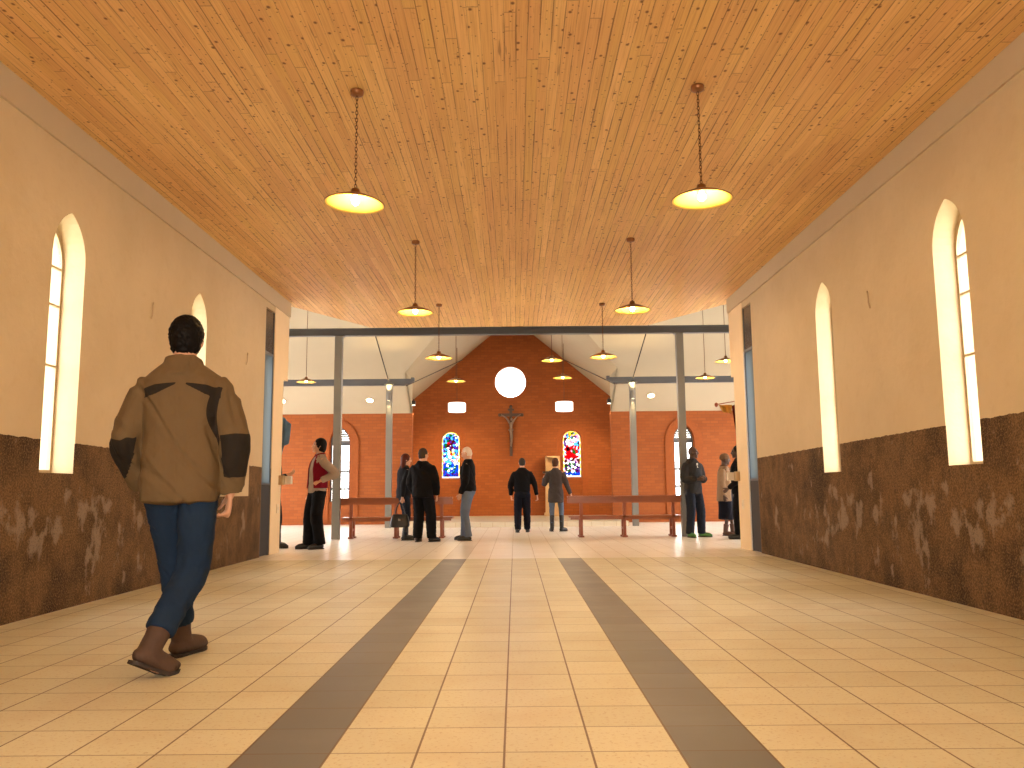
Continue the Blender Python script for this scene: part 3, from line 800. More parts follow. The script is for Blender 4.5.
# hanging cloths by the piers
def cloth_banner(name, top, bot, n, m_, amp, mat, label, cat, pole, ph=0.):
    r = empty(name, (pole[0], pole[1], 0), label, cat)
    bm = bmesh.new(); add_lathe(bm, [(0, 0), (.16, 0), (.16, .03), (.03, .05), (.016, .09), (.016, pole[2]), (0, pole[2])], 14); obj('pole', bm, M['pew_leg'], r)
    return r
def drape(bm, T0, T1, B0, B1, folds, amp, nu=30, nv=16, ph=0., th=.006):
    """ruled cloth between a top and a bottom edge, folded in depth"""
    g = []
    for j in range(nv + 1):
        v = j / nv; row = []
        for i in range(nu + 1):
            u = i / nu
            p = (T0.lerp(T1, u)).lerp(B0.lerp(B1, u), v)
            d = math.sin(u*folds*2*PI + ph + 1.2*v) * amp * (.4 + .6*v)
            row.append(bm.verts.new(p + V((d*.35, d, .25*d*v))))
        g.append(row)
    fs = [bm.faces.new((g[j][i], g[j][i+1], g[j+1][i+1], g[j+1][i])) for j in range(nv) for i in range(nu)]
    bmesh.ops.solidify(bm, geom=fs, thickness=th)
r = cloth_banner('flag', 0, 0, 0, 0, 0, 0, 'blue cloth flag drooping from a pole behind the left pier', 'flag', (-4.02, 13.45, 2.42))
bm = bmesh.new(); drape(bm, V((.01, 0, 2.40)), V((.42, .02, 2.02)), V((-.03, 0, 1.44)), V((.38, .05, 1.70)), 4.2, .035)
drape(bm, V((.02, .06, 2.30)), V((.36, .08, 1.92)), V((.02, .06, 1.42)), V((.28, .08, 1.48)), 3.4, .03, ph=1.)
obj('cloth', bm, M['blue_cloth'], r, True)
r = cloth_banner('flag', 0, 0, 0, 0, 0, 0, 'maroon cloth flag with an ochre corner drooping from a pole behind the right pier', 'flag', (4.02, 13.75, 2.45))
bm = bmesh.new(); drape(bm, V((-.0, 0, 2.42)), V((-.35, .02, 2.28)), V((.0, 0, 1.62)), V((-.30, .03, 1.88)), 3.4, .03); obj('cloth', bm, M['maroon'], r, True)
bm = bmesh.new(); drape(bm, V((-.34, .02, 2.30)), V((-.56, .04, 2.30)), V((-.36, .02, 2.16)), V((-.50, .04, 2.18)), 2., .03); obj('cloth_corner', bm, M['ochre'], r, True)
bm = bmesh.new(); add_rod(bm, (0, 0, 2.40), (-.58, .03, 2.31), .008); ball(bm, (-.60, .035, 2.30), (.03, .03, .04)); obj('cross_bar', bm, M['pew_leg'], r, True)
# ------------------------------------------------------------------ people
def skin_mat(name, c): return simple(name, c, .5, 0, .06, 25.)
M['skin_pale'] = skin_mat('pale_skin', (.52, .27, .16)); M['skin_dark'] = skin_mat('dark_skin', (.058, .025, .014))
M['eye'] = simple('dark_eye', (.03, .02, .015), .2)
M['hair_black'] = cloth('black_hair', (.0035, .0022, .002), .6); M['hair_brown'] = cloth('brown_hair', (.075, .03, .014), .6)
M['hair_auburn'] = cloth('auburn_hair', (.07, .014, .008), .5); M['hair_white'] = cloth('white_hair', (.62, .54, .45), .7); M['hair_grey'] = cloth('grey_hair', (.040, .032, .027), .7)
M['black'] = cloth('black_cloth', (.0045, .0043, .0055)); M['navy'] = cloth('navy_cloth', (.0055, .0065, .013)); M['charcoal'] = cloth('charcoal_cloth', (.026, .025, .026))
M['greyblue'] = cloth('dark_grey_blue_cloth', (.011, .012, .016)); M['coat_grey'] = cloth('grey_tweed', (.056, .047, .048))
M['denim'] = cloth('blue_denim', (.011, .024, .052)); M['denim_pale'] = cloth('faded_denim', (.10, .13, .19)); M['denim_dark'] = cloth('dark_denim', (.014, .018, .030))
M['red'] = cloth('dark_red_cloth', (.15, .004, .014)); M['grey_knit'] = cloth('grey_knit', (.30, .235, .19)); M['cream_knit'] = cloth('cream_knit', (.30, .20, .125)); M['brown_top'] = cloth('brown_cloth', (.09, .045, .028))
M['shirt'] = cloth('white_shirt', (.72, .68, .62)); M['boot'] = simple('brown_suede', (.060, .030, .018), .75, 0, .25, 14., .2); M['sole'] = simple('dark_sole', (.025, .016, .012), .7)
M['shoe_black'] = simple('black_leather', (.006, .005, .005), .45); M['shoe_green'] = simple('green_shoe', (.045, .16, .035), .5); M['shoe_brown'] = simple('brown_shoe', (.075, .03, .018), .45)
M['cap_brown'] = cloth('brown_wool', (.14, .085, .05))

def mat_panelled(name, c, dark):
    m = new_mat(name); t = NT(m); co = t.coord()
    a = t.n('ShaderNodeAttribute', attribute_name='panel')
    f = t.step(a.outputs['Fac'], .46, .54)
    big = t.noise(co, 5, 3); k = t.m('MULTIPLY_ADD', big, .3, .85)
    col = t.mix(1., t.mix(f, c, dark), t.comb(k, k, k), 'MULTIPLY')
    ridge = t.m('ABSOLUTE', t.m('SUBTRACT', t.noise(t.comb(*[t.m('MULTIPLY', q, k_) for q, k_ in zip(t.sep(co), (1., 1., .55))]), 7., 3, .5), .5))
    b1 = t.n('ShaderNodeBump'); b1.inputs['Strength'].default_value = .7; b1.inputs['Distance'].default_value = .05; t.put(b1.inputs['Height'], ridge)
    b2 = t.n('ShaderNodeBump'); b2.inputs['Strength'].default_value = .2; b2.inputs['Distance'].default_value = .003; t.put(b2.inputs['Height'], t.noise(co, 220, 2)); t.put(b2.inputs['Normal'], b1.outputs[0])
    t.out(col, .8, 0, b2.outputs[0], .15)
    return m
M['jacket_tan'] = mat_panelled('tan_and_charcoal_jacket', (.115, .075, .036), (.017, .013, .010))

def fuse(name, bm, mat, parent, voxel=.011, smooth=3, fold=0., fscale=7., seed=0., stretch=(1, 1, 1)):
    """union of the closed tubes in bm as one continuous surface"""
    bmesh.ops.recalc_face_normals(bm, faces=bm.faces)
    o = obj(name, bm, mat, None)
    md = o.modifiers.new('r', 'REMESH'); md.mode = 'VOXEL'; md.voxel_size = voxel
    md = o.modifiers.new('s', 'SMOOTH'); md.factor = .5; md.iterations = smooth + 3
    me = evaluated(o); old = o.data; o.modifiers.clear(); o.data = me; bpy.data.meshes.remove(old)
    me.name = name
    if not me.materials: me.materials.append(mat)
    if fold:
        S = V(stretch); off = V((seed*3.1, seed*1.7, seed*5.3)); nor = [v.normal.copy() for v in me.vertices]
        for v, nn in zip(me.vertices, nor):
            p = v.co * fscale
            d = noise.noise(V((p.x*S.x, p.y*S.y, p.z*S.z)) + off) + .5*noise.noise(V((p.x*S.x, p.y*S.y, p.z*S.z))*2.3 + off)
            c1 = noise.noise(V((p.x*.75 + p.z*.55, p.y*.35, (p.z*.75 - p.x*.55)*.32)) + off*1.3)
            d = .6*(1 - abs(d)*2.2) - 1.0*max(0., 1 - abs(c1)*7.) + .35*math.exp(-((abs(c1) - .17)/.07)**2)   # soft swells and narrow creases
            v.co += nn * (fold * d)
    for p in me.polygons: p.use_smooth = True
    if parent: o.parent = parent
    return o

def ik(a, b, l1, l2, hint):
    """joint between a and b bending towards hint"""
    d = b - a; L = min(d.length, (l1 + l2)*.999); u = d.normalized()
    x = (l1*l1 - l2*l2 + L*L) / (2*L); h = math.sqrt(max(0., l1*l1 - x*x))
    w = hint - u*hint.dot(u); w.normalize()
    return a + u*x + w*h

def head_mesh(bm, T, s=1.):
    r = bmesh.ops.create_uvsphere(bm, u_segments=28, v_segments=20, radius=1.)
    for v in r['verts']:
        x, y, z = v.co; X, Y, Z = x*.074, y*.094, z*.116
        if z < 0:
            q = -z; X *= 1 - .40*q*q; Y *= (1 - .10*q) if y > 0 else (1 - .50*q)
        if y > 0: Y *= 1 - .07*abs(x)
        v.co = T @ (V((X, Y, Z))*s)
    def sw(pts, n=8, asp=1., ref=(1, 0, 0)): sweep(bm, [(T @ (V(p)*s), rr*s) for p, rr in pts], n, T.to_3x3() @ V(ref), asp, 3)
    sw([((0, .086, .028), .010), ((0, .102, -.008), .012), ((0, .112, -.026), .0145), ((0, .097, -.038), .010)])
    for k in (-1, 1):
        ball(bm, (k*.0735, -.006, -.004), (.010, .020, .032), T @ Matrix.Scale(s, 4), 10, 8)
        ball(bm, (k*.036, .066, -.024), (.022, .020, .024), T @ Matrix.Scale(s, 4), 10, 8)
        sw([((k*.010, .090, .033), .008), ((k*.032, .086, .036), .009), ((k*.052, .072, .030), .007)])
    sw([((-.024, .080, -.063), .006), ((0, .090, -.060), .0085), ((.024, .080, -.063), .006)], 8)
    sw([((-.020, .080, -.071), .006), ((0, .089, -.072), .009), ((.020, .080, -.071), .006)], 8)
    ball(bm, (0, .068, -.098), (.026, .024, .022), T @ Matrix.Scale(s, 4), 12, 8)

def hand_mesh(bm, wrist, d, palm_n, side, curl, s):
    """palm, four unequal jointed fingers and a thumb; d points to the fingertips, palm_n out of the palm, side = +1 when the thumb is on d x palm_n"""
    d = d.normalized(); pn = (palm_n - d*palm_n.dot(d)).normalized(); u = d.cross(pn) * side      # u: towards the thumb
    W = lambda a, b, c: wrist + (d*a + u*b + pn*c)*s
    sweep(bm, [(wrist - d*.03*s, .024*s), (W(.025, 0, 0), .030*s), (W(.06, 0, .002), .037*s), (W(.088, 0, .004), .036*s)], 12, pn, .42, 3)
    for k, (b, L) in enumerate(((.028, .070), (.0095, .080), (-.0095, .074), (-.028, .058))):
        p = W(.082, b, .003); ang = R(12 + 4*k)*curl; pts = [(p - d*.012*s, .0092*s)]
        dirv = d + u*(b*1.6)
        for f in (.44, .32, .24):
            ang += R(24)*curl
            dv = (dirv.normalized()*math.cos(ang) + pn*math.sin(ang))
            pts.append((p, .0092*s)); p = p + dv*(L*f*s)
        pts.append((p, .0072*s)); sweep(bm, pts, 8, pn, 1., 2)
    q = W(.022, .022, .008); pts = [(q, .013*s)]
    for a, b, c, rr in ((.046, .046, .014, .012), (.070, .056, .022, .0105), (.090, .060, .034, .0085)):
        pts.append((W(a, b, c*(.6 + .6*curl)), rr*s))
    sweep(bm, pts, 8, pn, 1., 2)

class Person:
    """joints in metres for a figure of height H that faces +Y locally"""
    def __init__(s, x, y, heading, H, label, skin, lean=0., side=0., twist=0., head=(0, 0, 0), arms=None, feet=None, bulk=1., group=None, drop=0., hip_shift=(0, 0)):
        s.H = H; k = H/1.75; s.k = k; s.bulk = bulk; s.skin = skin; s.loc = V((x, y, 0)); s.rz = -R(heading); s.label = label
        feet = feet or {}
        s.foot = {}
        for sd, nm in ((-1, 'L'), (1, 'R')):
            f = dict(p=(sd*.11, 0.), yaw=sd*10., up=0.); f.update(feet.get(nm, {})); s.foot[sd] = f
        # ankles
        s.ank = {}
        for sd in (-1, 1):
            f = s.foot[sd]; yw = R(f['yaw']); up = R(f['up'])
            fd = V((math.sin(yw), math.cos(yw), 0))                       # heel to toe, flat
            toe = V((f['p'][0], f['p'][1], 0)) + fd*.15*k                 # ball of the foot stays on the ground
            back = -fd*math.cos(up) + V((0, 0, 1))*math.sin(up)
            upv = V((0, 0, 1))*math.cos(up) + fd*math.sin(up)
            f['fd'], f['ball'], f['back'], f['upv'] = fd, toe, back, upv
            s.ank[sd] = toe + back*.118*k + upv*.088*k
        l1, l2 = .42*k, .415*k
        hz = .925*k
        hx, hy = hip_shift
        for sd in (-1, 1):
            a = s.ank[sd]; h = V((sd*.09*k + hx, hy, 0)); dd = (V((a.x, a.y, 0)) - h).length
            hz = min(hz, a.z + math.sqrt(max(.01, ((l1+l2)*.997)**2 - dd*dd)))
        hz -= drop
        s.hz = hz; s.hipc = V((hx, hy, hz))
        s.hip = {sd: V((sd*.09*k + hx, hy, hz)) for sd in (-1, 1)}
        s.knee = {sd: ik(s.hip[sd], s.ank[sd], l1, l2, s.foot[sd]['fd'] + V((0, .5, .3))) for sd in (-1, 1)}
        s.lean, s.side, s.twist = R(lean), R(side), R(twist)
        s.dz = hz - .925*k
        s.nodR = Euler((R(head[0]), R(head[2]), -R(head[1]))).to_matrix()
        hc = V((0, .012*k, 1.632*k)); s.headT = Matrix.Translation(s.up(hc)) @ (s.rotm(1.) @ s.nodR).to_4x4()
        s.sh = {sd: s.up(V((sd*.170*k*(.5 + .5*bulk), -.01*k, 1.390*k))) for sd in (-1, 1)}
        s.el, s.wr, s.hd, s.pn, s.curl = {}, {}, {}, {}, {}
        arms = arms or {}
        for sd, nm in ((-1, 'L'), (1, 'R')):
            a = dict(u=(sd*.16, -.05, -1), f=(sd*.02, .18, -1), h=None, pn=None, curl=1.); a.update(arms.get(nm, {}))
            u = V(a['u']).normalized(); f = V(a['f']).normalized()
            s.el[sd] = s.sh[sd] + u*.29*k; s.wr[sd] = s.el[sd] + f*.255*k
            s.hd[sd] = V(a['h']).normalized() if a['h'] else f; s.pn[sd] = V(a['pn']) if a['pn'] else V((-sd, .15, 0)); s.curl[sd] = a['curl']
        s.parts(group)
    def rotm(s, t):
        return (Matrix.Rotation(-s.twist*t, 3, 'Z') @ Matrix.Rotation(s.side*t, 3, 'Y') @ Matrix.Rotation(-s.lean*t, 3, 'X'))
    def up(s, p):
        """trunk point given for the upright figure -> posed"""
        k = s.k; c = V((0, 0, .93*k)); t = max(0., min(1., (p.z - .93*k)/(.35*k)))
        q = s.rotm(t) @ (p - c) + c
        return q + V((s.hipc.x, s.hipc.y, s.dz))
    def ring_torso(s, bm, secs, n=28, power=2.4):
        """closed loft of superellipse sections (z, rx, ry, cy)"""
        k = s.k; rings = []
        first, last = secs[0], secs[-1]
        S = [(first[0] - .012, first[1]*.6, first[2]*.6, first[3])] + [tuple(q) for q in secs] + [(last[0] + .012, last[1]*.6, last[2]*.6, last[3])]
        fine = []
        for a, b in zip(S, S[1:]):
            m_ = max(1, int((b[0]-a[0])/.03))
            for i in range(m_):
                u = i/m_; u = u*u*(3-2*u); fine.append(tuple(a[j] + (b[j]-a[j])*(i/m_ if j == 0 else u) for j in range(4)))
        fine.append(S[-1])
        for z, rx, ry, cy in fine:
            ring = []
            for i in range(n):
                th = 2*PI*i/n; c, sn = math.cos(th), math.sin(th)
                x = math.copysign(abs(c)**(2/power), c)*rx*s.bulk; y = math.copysign(abs(sn)**(2/power), sn)*ry*s.bulk + cy
                ring.append(bm.verts.new(s.up(V((x, y, z))*k)))
            rings.append(ring)
        for a, b in zip(rings, rings[1:]):
            for i in range(n): bm.faces.new((a[i], a[(i+1) % n], b[(i+1) % n], b[i]))
        bm.faces.new(rings[0][::-1]); bm.faces.new(rings[-1])
    def parts(s, group):
        k = s.k; bm = bmesh.new()
        head_mesh(bm, s.headT, k)
        nk = s.headT @ (V((0, -.022, -.06))*k)
        sweep(bm, [(s.up(V((0, -.02, 1.40))*k), .062*k), (s.up(V((0, -.015, 1.47))*k), .056*k), (nk, .056*k)], 14)
        s.ring_torso(bm, [(.86, .12, .09, -.01), (.94, .138, .098, -.012), (1.08, .135, .095, 0), (1.24, .15, .105, 0), (1.34, .155, .095, -.005), (1.40, .12, .07, -.01), (1.45, .05, .045, -.015)])
        for sd in (-1, 1):
            sweep(bm, [(s.up(V((sd*.06, -.01, 1.39))*k), .04*k), (s.sh[sd], .042*k), ((s.sh[sd]+s.el[sd])/2, .042*k), (s.el[sd], .038*k), ((s.el[sd]*.6+s.wr[sd]*.4), .037*k), (s.wr[sd], .026*k)], 12)
            hand_mesh(bm, s.wr[sd], s.hd[sd], s.pn[sd], -sd if False else s.thumb_side(sd), s.curl[sd], k)
            sweep(bm, [(s.hip[sd], .072*k), ((s.hip[sd]+s.knee[sd])/2, .058*k), (s.knee[sd], .045*k), (s.knee[sd]*.65+s.ank[sd]*.35, .041*k), (s.ank[sd], .036*k)], 14)
            f = s.foot[sd]; sweep(bm, [(s.ank[sd] + f['back']*.03*k - f['upv']*.035*k, .032*k), (f['ball'] + f['back']*.05*k + f['upv']*.032*k, .034*k), (f['ball'] + f['fd']*.035*k + V((0, 0, .026*k)), .024*k)], 10)
        s.root = fuse('person', bm, s.skin, None, .0085, 2)
        s.root.location = s.loc; s.root.rotation_euler = (0, 0, s.rz)
        tag(s.root, s.label, 'person', group)
        for sd in (-1, 1):
            bm = bmesh.new(); ball(bm, s.headT @ (V((sd*.031, .078, .013))*k), (.011*k,)*3, None, 10, 8); obj('eye', bm, M['eye'], s.root, True)
    def thumb_side(s, sd):
        # thumb points forward when the arm hangs with the palm towards the thigh
        d = s.hd[sd].normalized(); pn = s.pn[sd]; c = d.cross(pn)
        ref = V((0, 1, .35)) if d.z < .3 else V((-sd, 0, .5))
        return 1 if c.dot(ref) > 0 else -1
    # ---- clothes
    def trousers(s, mat, name='trousers', r=(.098, .078, .074, .075), top=1.03, hem=.02, waist=(.155, .115), seed=1.):
        k = s.k; bm = bmesh.new(); b = s.bulk
        s.ring_torso(bm, [(.84, .12, .10, -.01), (.90, .165, .122, -.014), (.97, .163, .12, -.01), (top, waist[0], waist[1], 0)])
        for sd in (-1, 1):
            a = s.ank[sd]; kn = s.knee[sd]; h = s.hip[sd]; e = a + (kn - a).normalized()*(hem*k - .02*k)
            sweep(bm, [(h + V((0, -.008*k, -.02*k)), r[0]*k*b), (h*.55 + kn*.45, (r[0]*.55 + r[1]*.45)*k*b), (kn, r[1]*k*b), (kn*.55 + a*.45, r[2]*k*b), (e, r[3]*k)], 18, round_ends=False)
        return fuse(name, bm, mat, s.root, .012, 3, .0045, 9., seed, (1, 1, 1.5))
    def shell(s, mat, name, secs, gap, thick=.014, n=40, off=0.):
        """open-fronted garment: the loft without its front, given thickness"""
        k = s.k; bm = bmesh.new(); g = R(gap); fine = []
        for a, b in zip(secs, secs[1:]):
            m_ = max(1, int((b[0]-a[0])/.03))
            for i in range(m_): fine.append(tuple(a[j] + (b[j]-a[j])*i/m_ for j in range(4)))
        fine.append(secs[-1]); rings = []
        for q, (z, rx, ry, cy) in enumerate(fine):
            w = g*(1. - .55*q/len(fine)); ring = []
            for i in range(n + 1):
                th = PI/2 + off + w + (2*PI - 2*w)*i/n; c, sn = math.cos(th), math.sin(th)
                wv = 1 + .03*math.sin(th*9 + z*6)
                ring.append(bm.verts.new(s.up(V((math.copysign(abs(c)**.83, c)*rx*s.bulk*wv, math.copysign(abs(sn)**.83, sn)*ry*s.bulk*wv + cy, z))*k)))
            rings.append(ring)
        fs = [bm.faces.new((a[i], a[i+1], b[i+1], b[i])) for a, b in zip(rings, rings[1:]) for i in range(n)]
        bmesh.ops.recalc_face_normals(bm, faces=fs)
        bmesh.ops.solidify(bm, geom=fs, thickness=thick*k)
        return obj(name, bm, mat, s.root, True)
    def top(s, mat, name, secs, sleeve=(.070, .063, .058, .046), voxel=.012, fold=.006, seed=2., reach=1., hood=False, extra=None, short=0.):
        k = s.k; bm = bmesh.new()
        s.ring_torso(bm, secs)
        for sd in (-1, 1):
            if sleeve is None: continue
            w = s.wr[sd] + (s.el[sd]-s.wr[sd]).normalized()*(.012 + short)*k
            sweep(bm, [(s.up(V((sd*.07, -.012, 1.365))*k), sleeve[0]*k*.85), (s.sh[sd] + V((-sd*.008*k, 0, -.008*k)), sleeve[0]*k*.93), ((s.sh[sd]+s.el[sd])/2, sleeve[1]*k*1.03), (s.el[sd], sleeve[2]*k), ((s.el[sd]+s.wr[sd])/2, (sleeve[2]+sleeve[3])/2*k), (w, sleeve[3]*k)], 18, round_ends=False)
        if extra: extra(s, bm)
        return fuse(name, bm, mat, s.root, voxel, 3, fold, 6., seed, (1, 1, .8))
    def sleeves(s, mat, r):
        k = s.k
        for sd in (-1, 1):
            bm = bmesh.new(); w = s.wr[sd] + (s.el[sd]-s.wr[sd]).normalized()*.012*k
            sweep(bm, [(s.up(V((sd*.09, -.012, 1.365))*k), r[0]*k*.85), (s.sh[sd], r[0]*k*.95), ((s.sh[sd]+s.el[sd])/2, r[1]*k), (s.el[sd], r[2]*k), (w, r[3]*k)], 18, round_ends=False)
            fuse('sleeve', bm, mat, s.root, .012, 3, .005, 6., 3. + sd)
    def collar(s, mat, name='collar', r=.075, z0=1.43, z1=1.51, cy=-.018, spread=0.):
        bm = bmesh.new(); k = s.k; n = 24; pr = [(r*1.12, z0), (r, (z0+z1)/2), (r*.96, z1), (r*.86, z1), (r*.86, z0)]
        rings = [[bm.verts.new(s.up(V((rr*math.cos(2*PI*i/n), rr*.92*math.sin(2*PI*i/n) + cy + (.02 if math.sin(2*PI*i/n) > 0 else 0), z - (.03 + spread)*max(0, math.sin(2*PI*i/n))))*k)) for i in range(n)] for rr, z in pr]
        for a, b in zip(rings, rings[1:] + rings[:1]):
            for i in range(n): bm.faces.new((a[i], a[(i+1) % n], b[(i+1) % n], b[i]))
        return obj(name, bm, mat, s.root, True)
    def shoes(s, mat, boot=0., sole=True, w=.047, length=.275, name='shoe'):
        k = s.k
        for sd in (-1, 1):
            f = s.foot[sd]; fd, up, back, ballp, a = f['fd'], f['upv'], f['back'], f['ball'], s.ank[sd]
            bm = bmesh.new(); side = fd.cross(V((0, 0, 1)))
            heel = ballp + back*.150*k
            pts = [(heel + up*.046*k, .036*k), (heel - back*.03*k + up*.052*k, .043*k), (ballp + back*.07*k + up*.052*k, .046*k), (ballp + back*.01*k + up*.044*k, .046*k), (ballp + fd*.03*k + V((0, 0, .040*k)), .041*k), (ballp + fd*.060*k + V((0, 0, .034*k)), .028*k)]
            sweep(bm, pts, 14, side, w/.042, 3)
            if boot: sweep(bm, [(a - up*.045*k, .047*k), (a + up*.01*k, .050*k), (a + (s.knee[sd]-a).normalized()*boot*k, .058*k)], 16, round_ends=False)
            else: sweep(bm, [(a - up*.04*k, .040*k), (a + up*.01*k, .042*k)], 12, round_ends=False)
            sh = fuse(name, bm, mat, s.root, .008, 3, .002 if boot else 0., 14., sd)
            if sole:
                bm = bmesh.new()
                prof = [(.188, .018), (.175, .032), (.15, .038), (.10, .037), (.05, .040), (.0, .048), (-.035, .044), (-.065, .031), (-.082, .013)]
                L, Rr = [], []
                for q, ww in prof:
                    base = ballp + (back*q if q > 0 else fd*(-q))*k
                    L.append(base - side*ww*k); Rr.append(base + side*ww*k)
                pts = L + Rr[::-1]; th = .016*k
                lo = [bm.verts.new(p + V((0, 0, .001))) for p in pts]; hi = [bm.verts.new(p + up*th) for p in pts]
                bm.faces.new(lo[::-1]); bm.faces.new(hi)
                for i in range(len(pts)): bm.faces.new((lo[i], lo[(i+1) % len(pts)], hi[(i+1) % len(pts)], hi[i]))
                bmesh.ops.recalc_face_normals(bm, faces=bm.faces)
                obj('sole', bm, M['sole'], sh)
    def hair(s, mat, style='short', name='hair', seed=0.):
        k = s.k; bm = bmesh.new(); T = s.headT @ Matrix.Scale(k, 4)
        if style == 'short' or style == 'spiky':
            ball(bm, (0, -.016, .026), (.083, .094, .102), T, 28, 20); ball(bm, (0, -.032, -.022), (.074, .072, .075), T, 20, 14)
            if style == 'spiky': ball(bm, (0, .02, .060), (.070, .078, .078), T, 20, 14)
        elif style == 'thin':
            ball(bm, (0, -.016, .016), (.0785, .088, .104), T, 28, 20); ball(bm, (0, -.032, -.022), (.071, .068, .065), T, 20, 14)
        elif style == 'bob':
            ball(bm, (0, -.014, .026), (.089, .100, .108), T, 28, 20); ball(bm, (0, -.040, -.03), (.082, .075, .085), T, 20, 14)
        elif style == 'long':
            ball(bm, (0, -.014, .024), (.088, .100, .106), T, 28, 20)
            for x in (-.055, 0, .055): sweep(bm, [(T @ V((x, -.05, .03)), .050*k), (T @ V((x*1.25, -.055, -.09)), .050*k), (T @ V((x*1.5, -.06, -.19)), .044*k), (T @ V((x*1.5, -.06, -.27)), .026*k)], 12)
        elif style == 'bun':
            ball(bm, (0, -.014, .022), (.082, .094, .103), T, 28, 20); ball(bm, (0, -.035, -.04), (.070, .065, .07), T, 20, 14); ball(bm, (0, -.085, .045), (.045, .04, .045), T, 16, 12)
        elif style == 'cap':
            ball(bm, (0, -.008, .046), (.092, .106, .090), T, 28, 20); sweep(bm, [(T @ V((.088*math.cos(a), -.008 + .102*math.sin(a), .018)), .013*k) for a in [2*PI*i/18 for i in range(19)]], 8, sub=1)
        return fuse(name, bm, mat, s.root, .007, 2, .006 if style == 'spiky' else (.003 if style != 'cap' else .0015), 42. if style == 'spiky' else 30., seed)

JK = [(.90, .165, .125, -.01), (1.00, .167, .128, -.008), (1.12, .163, .122, 0), (1.26, .176, .130, .002), (1.36, .186, .122, -.004), (1.41, .176, .104, -.010), (1.45, .130, .086, -.014), (1.475, .095, .075, -.016), (1.51, .070, .066, -.018)]
def shift(secs, hem=None, grow=0., dz=0.):
    q = [(z + dz, a + grow, b + grow, c) for z, a, b, c in secs]
    if hem is not None: q = [(hem, q[0][1], q[0][2], q[0][3])] + [e for e in q if e[0] > hem + .05]
    return q

# 1 the walking person in the foreground
def to_local(px, py, x, y, heading):
    a = R(heading); dx, dy = px - x, py - y
    return (dx*math.cos(a) - dy*math.sin(a), dx*math.sin(a) + dy*math.cos(a))
wx, wy, wh = -1.785, 4.56, -12.
def foot_at(bx, by, yaw, k):                                            # ball position -> heel-side reference
    fx, fy = math.sin(R(yaw)), math.cos(R(yaw))
    return to_local(bx - fx*.15*k, by - fy*.15*k, wx, wy, wh)
kk = 1.97/1.75
P1 = Person(wx, wy, wh, 1.97, 'person in tan jacket with dark elbows, blue jeans and brown boots, walking away', M['skin_pale'], lean=3., side=-1., twist=4., head=(-3, -4, 0), bulk=.96,
    arms=dict(L=dict(u=(-.33, -.02, -1), f=(.24, .52, -.8), curl=1.3), R=dict(u=(.31, -.08, -1), f=(-.06, .14, -1), pn=(-1, -.25, 0), curl=1.1)),
    feet=dict(R=dict(p=foot_at(-1.755, 4.36, 30, kk), yaw=30 - wh, up=26.), L=dict(p=foot_at(-1.835, 5.0, 14, kk), yaw=14 - wh, up=0.)), hip_shift=(.0, .02))
P1.trousers(M['denim'], r=(.100, .083, .074, .068), hem=.10)
jk = [(.83, .186, .142, -.01), (.88, .190, .148, -.01), (1.02, .188, .148, -.008), (1.14, .182, .142, 0), (1.27, .196, .150, .002), (1.37, .206, .144, -.004), (1.425, .196, .122, -.010), (1.462, .155, .102, -.014), (1.50, .105, .090, -.016)]
def collar_extra(s, bm):
    k = s.k
    sweep(bm, [(s.up(V((0, -.022, 1.43))*k), .118*k), (s.up(V((0, -.016, 1.49))*k), .098*k), (s.up(V((0, -.010, 1.53))*k), .088*k)], 24, round_ends=False)
J = P1.top(M['jacket_tan'], 'jacket', jk, (.080, .078, .075, .060), .0085, .009, 6., extra=collar_extra, short=-.01)
at = J.data.attributes.new('panel', 'FLOAT', 'POINT'); k = P1.k
vals = []
inv_el = {sd: P1.el[sd] for sd in (-1, 1)}
for v in J.data.vertices:
    p = v.co; m_ = 0.
    for sd in (-1, 1):
        el, wr, sh_ = P1.el[sd], P1.wr[sd], P1.sh[sd]
        ax = (wr - el).normalized(); d = (p - (el + ax*.065)).length
        out_side = (p - el).dot(V((sd*.8, -.5, 0)))
        m_ = max(m_, min(1., max(0., (.142 - d)/.02 + .5)) if out_side > -.02 else 0.)
    q = p - V((P1.hipc.x, P1.hipc.y, P1.dz)); xk, zk = q.x/k, q.z/k
    if q.y < .03*k and abs(xk) < .24:
        s_ = -1 if xk < 0 else 1; ax_ = abs(xk)
        u_ = max(0., min(1., (ax_ - .022)/.15))
        zc = 1.395 - .045*u_; th = .004 + .020*min(1., u_*1.6)          # yoke band, thin at the spine
        if ax_ > .022 and ax_ < (.178 if s_ > 0 else .172): m_ = max(m_, min(1., max(0., (th - abs(zk - zc))/.008 + .5)))
        if s_ > 0 and 1.09 < zk < 1.385:                                # and down along the right armhole
            v_ = (1.385 - zk)/.295
            cx_ = .172 - .028*math.sin(PI*min(1., v_*1.15)) + .02*max(0., v_ - .7); wd = .024*math.sin(PI*min(1., .25 + .75*v_))
            m_ = max(m_, min(1., max(0., (wd - abs(ax_ - cx_))/.008 + .5)))
    vals.append(m_)
at.data.foreach_set('value', vals)
P1.hair(M['hair_black'], 'spiky')
P1.shoes(M['boot'], boot=.17, w=.052)

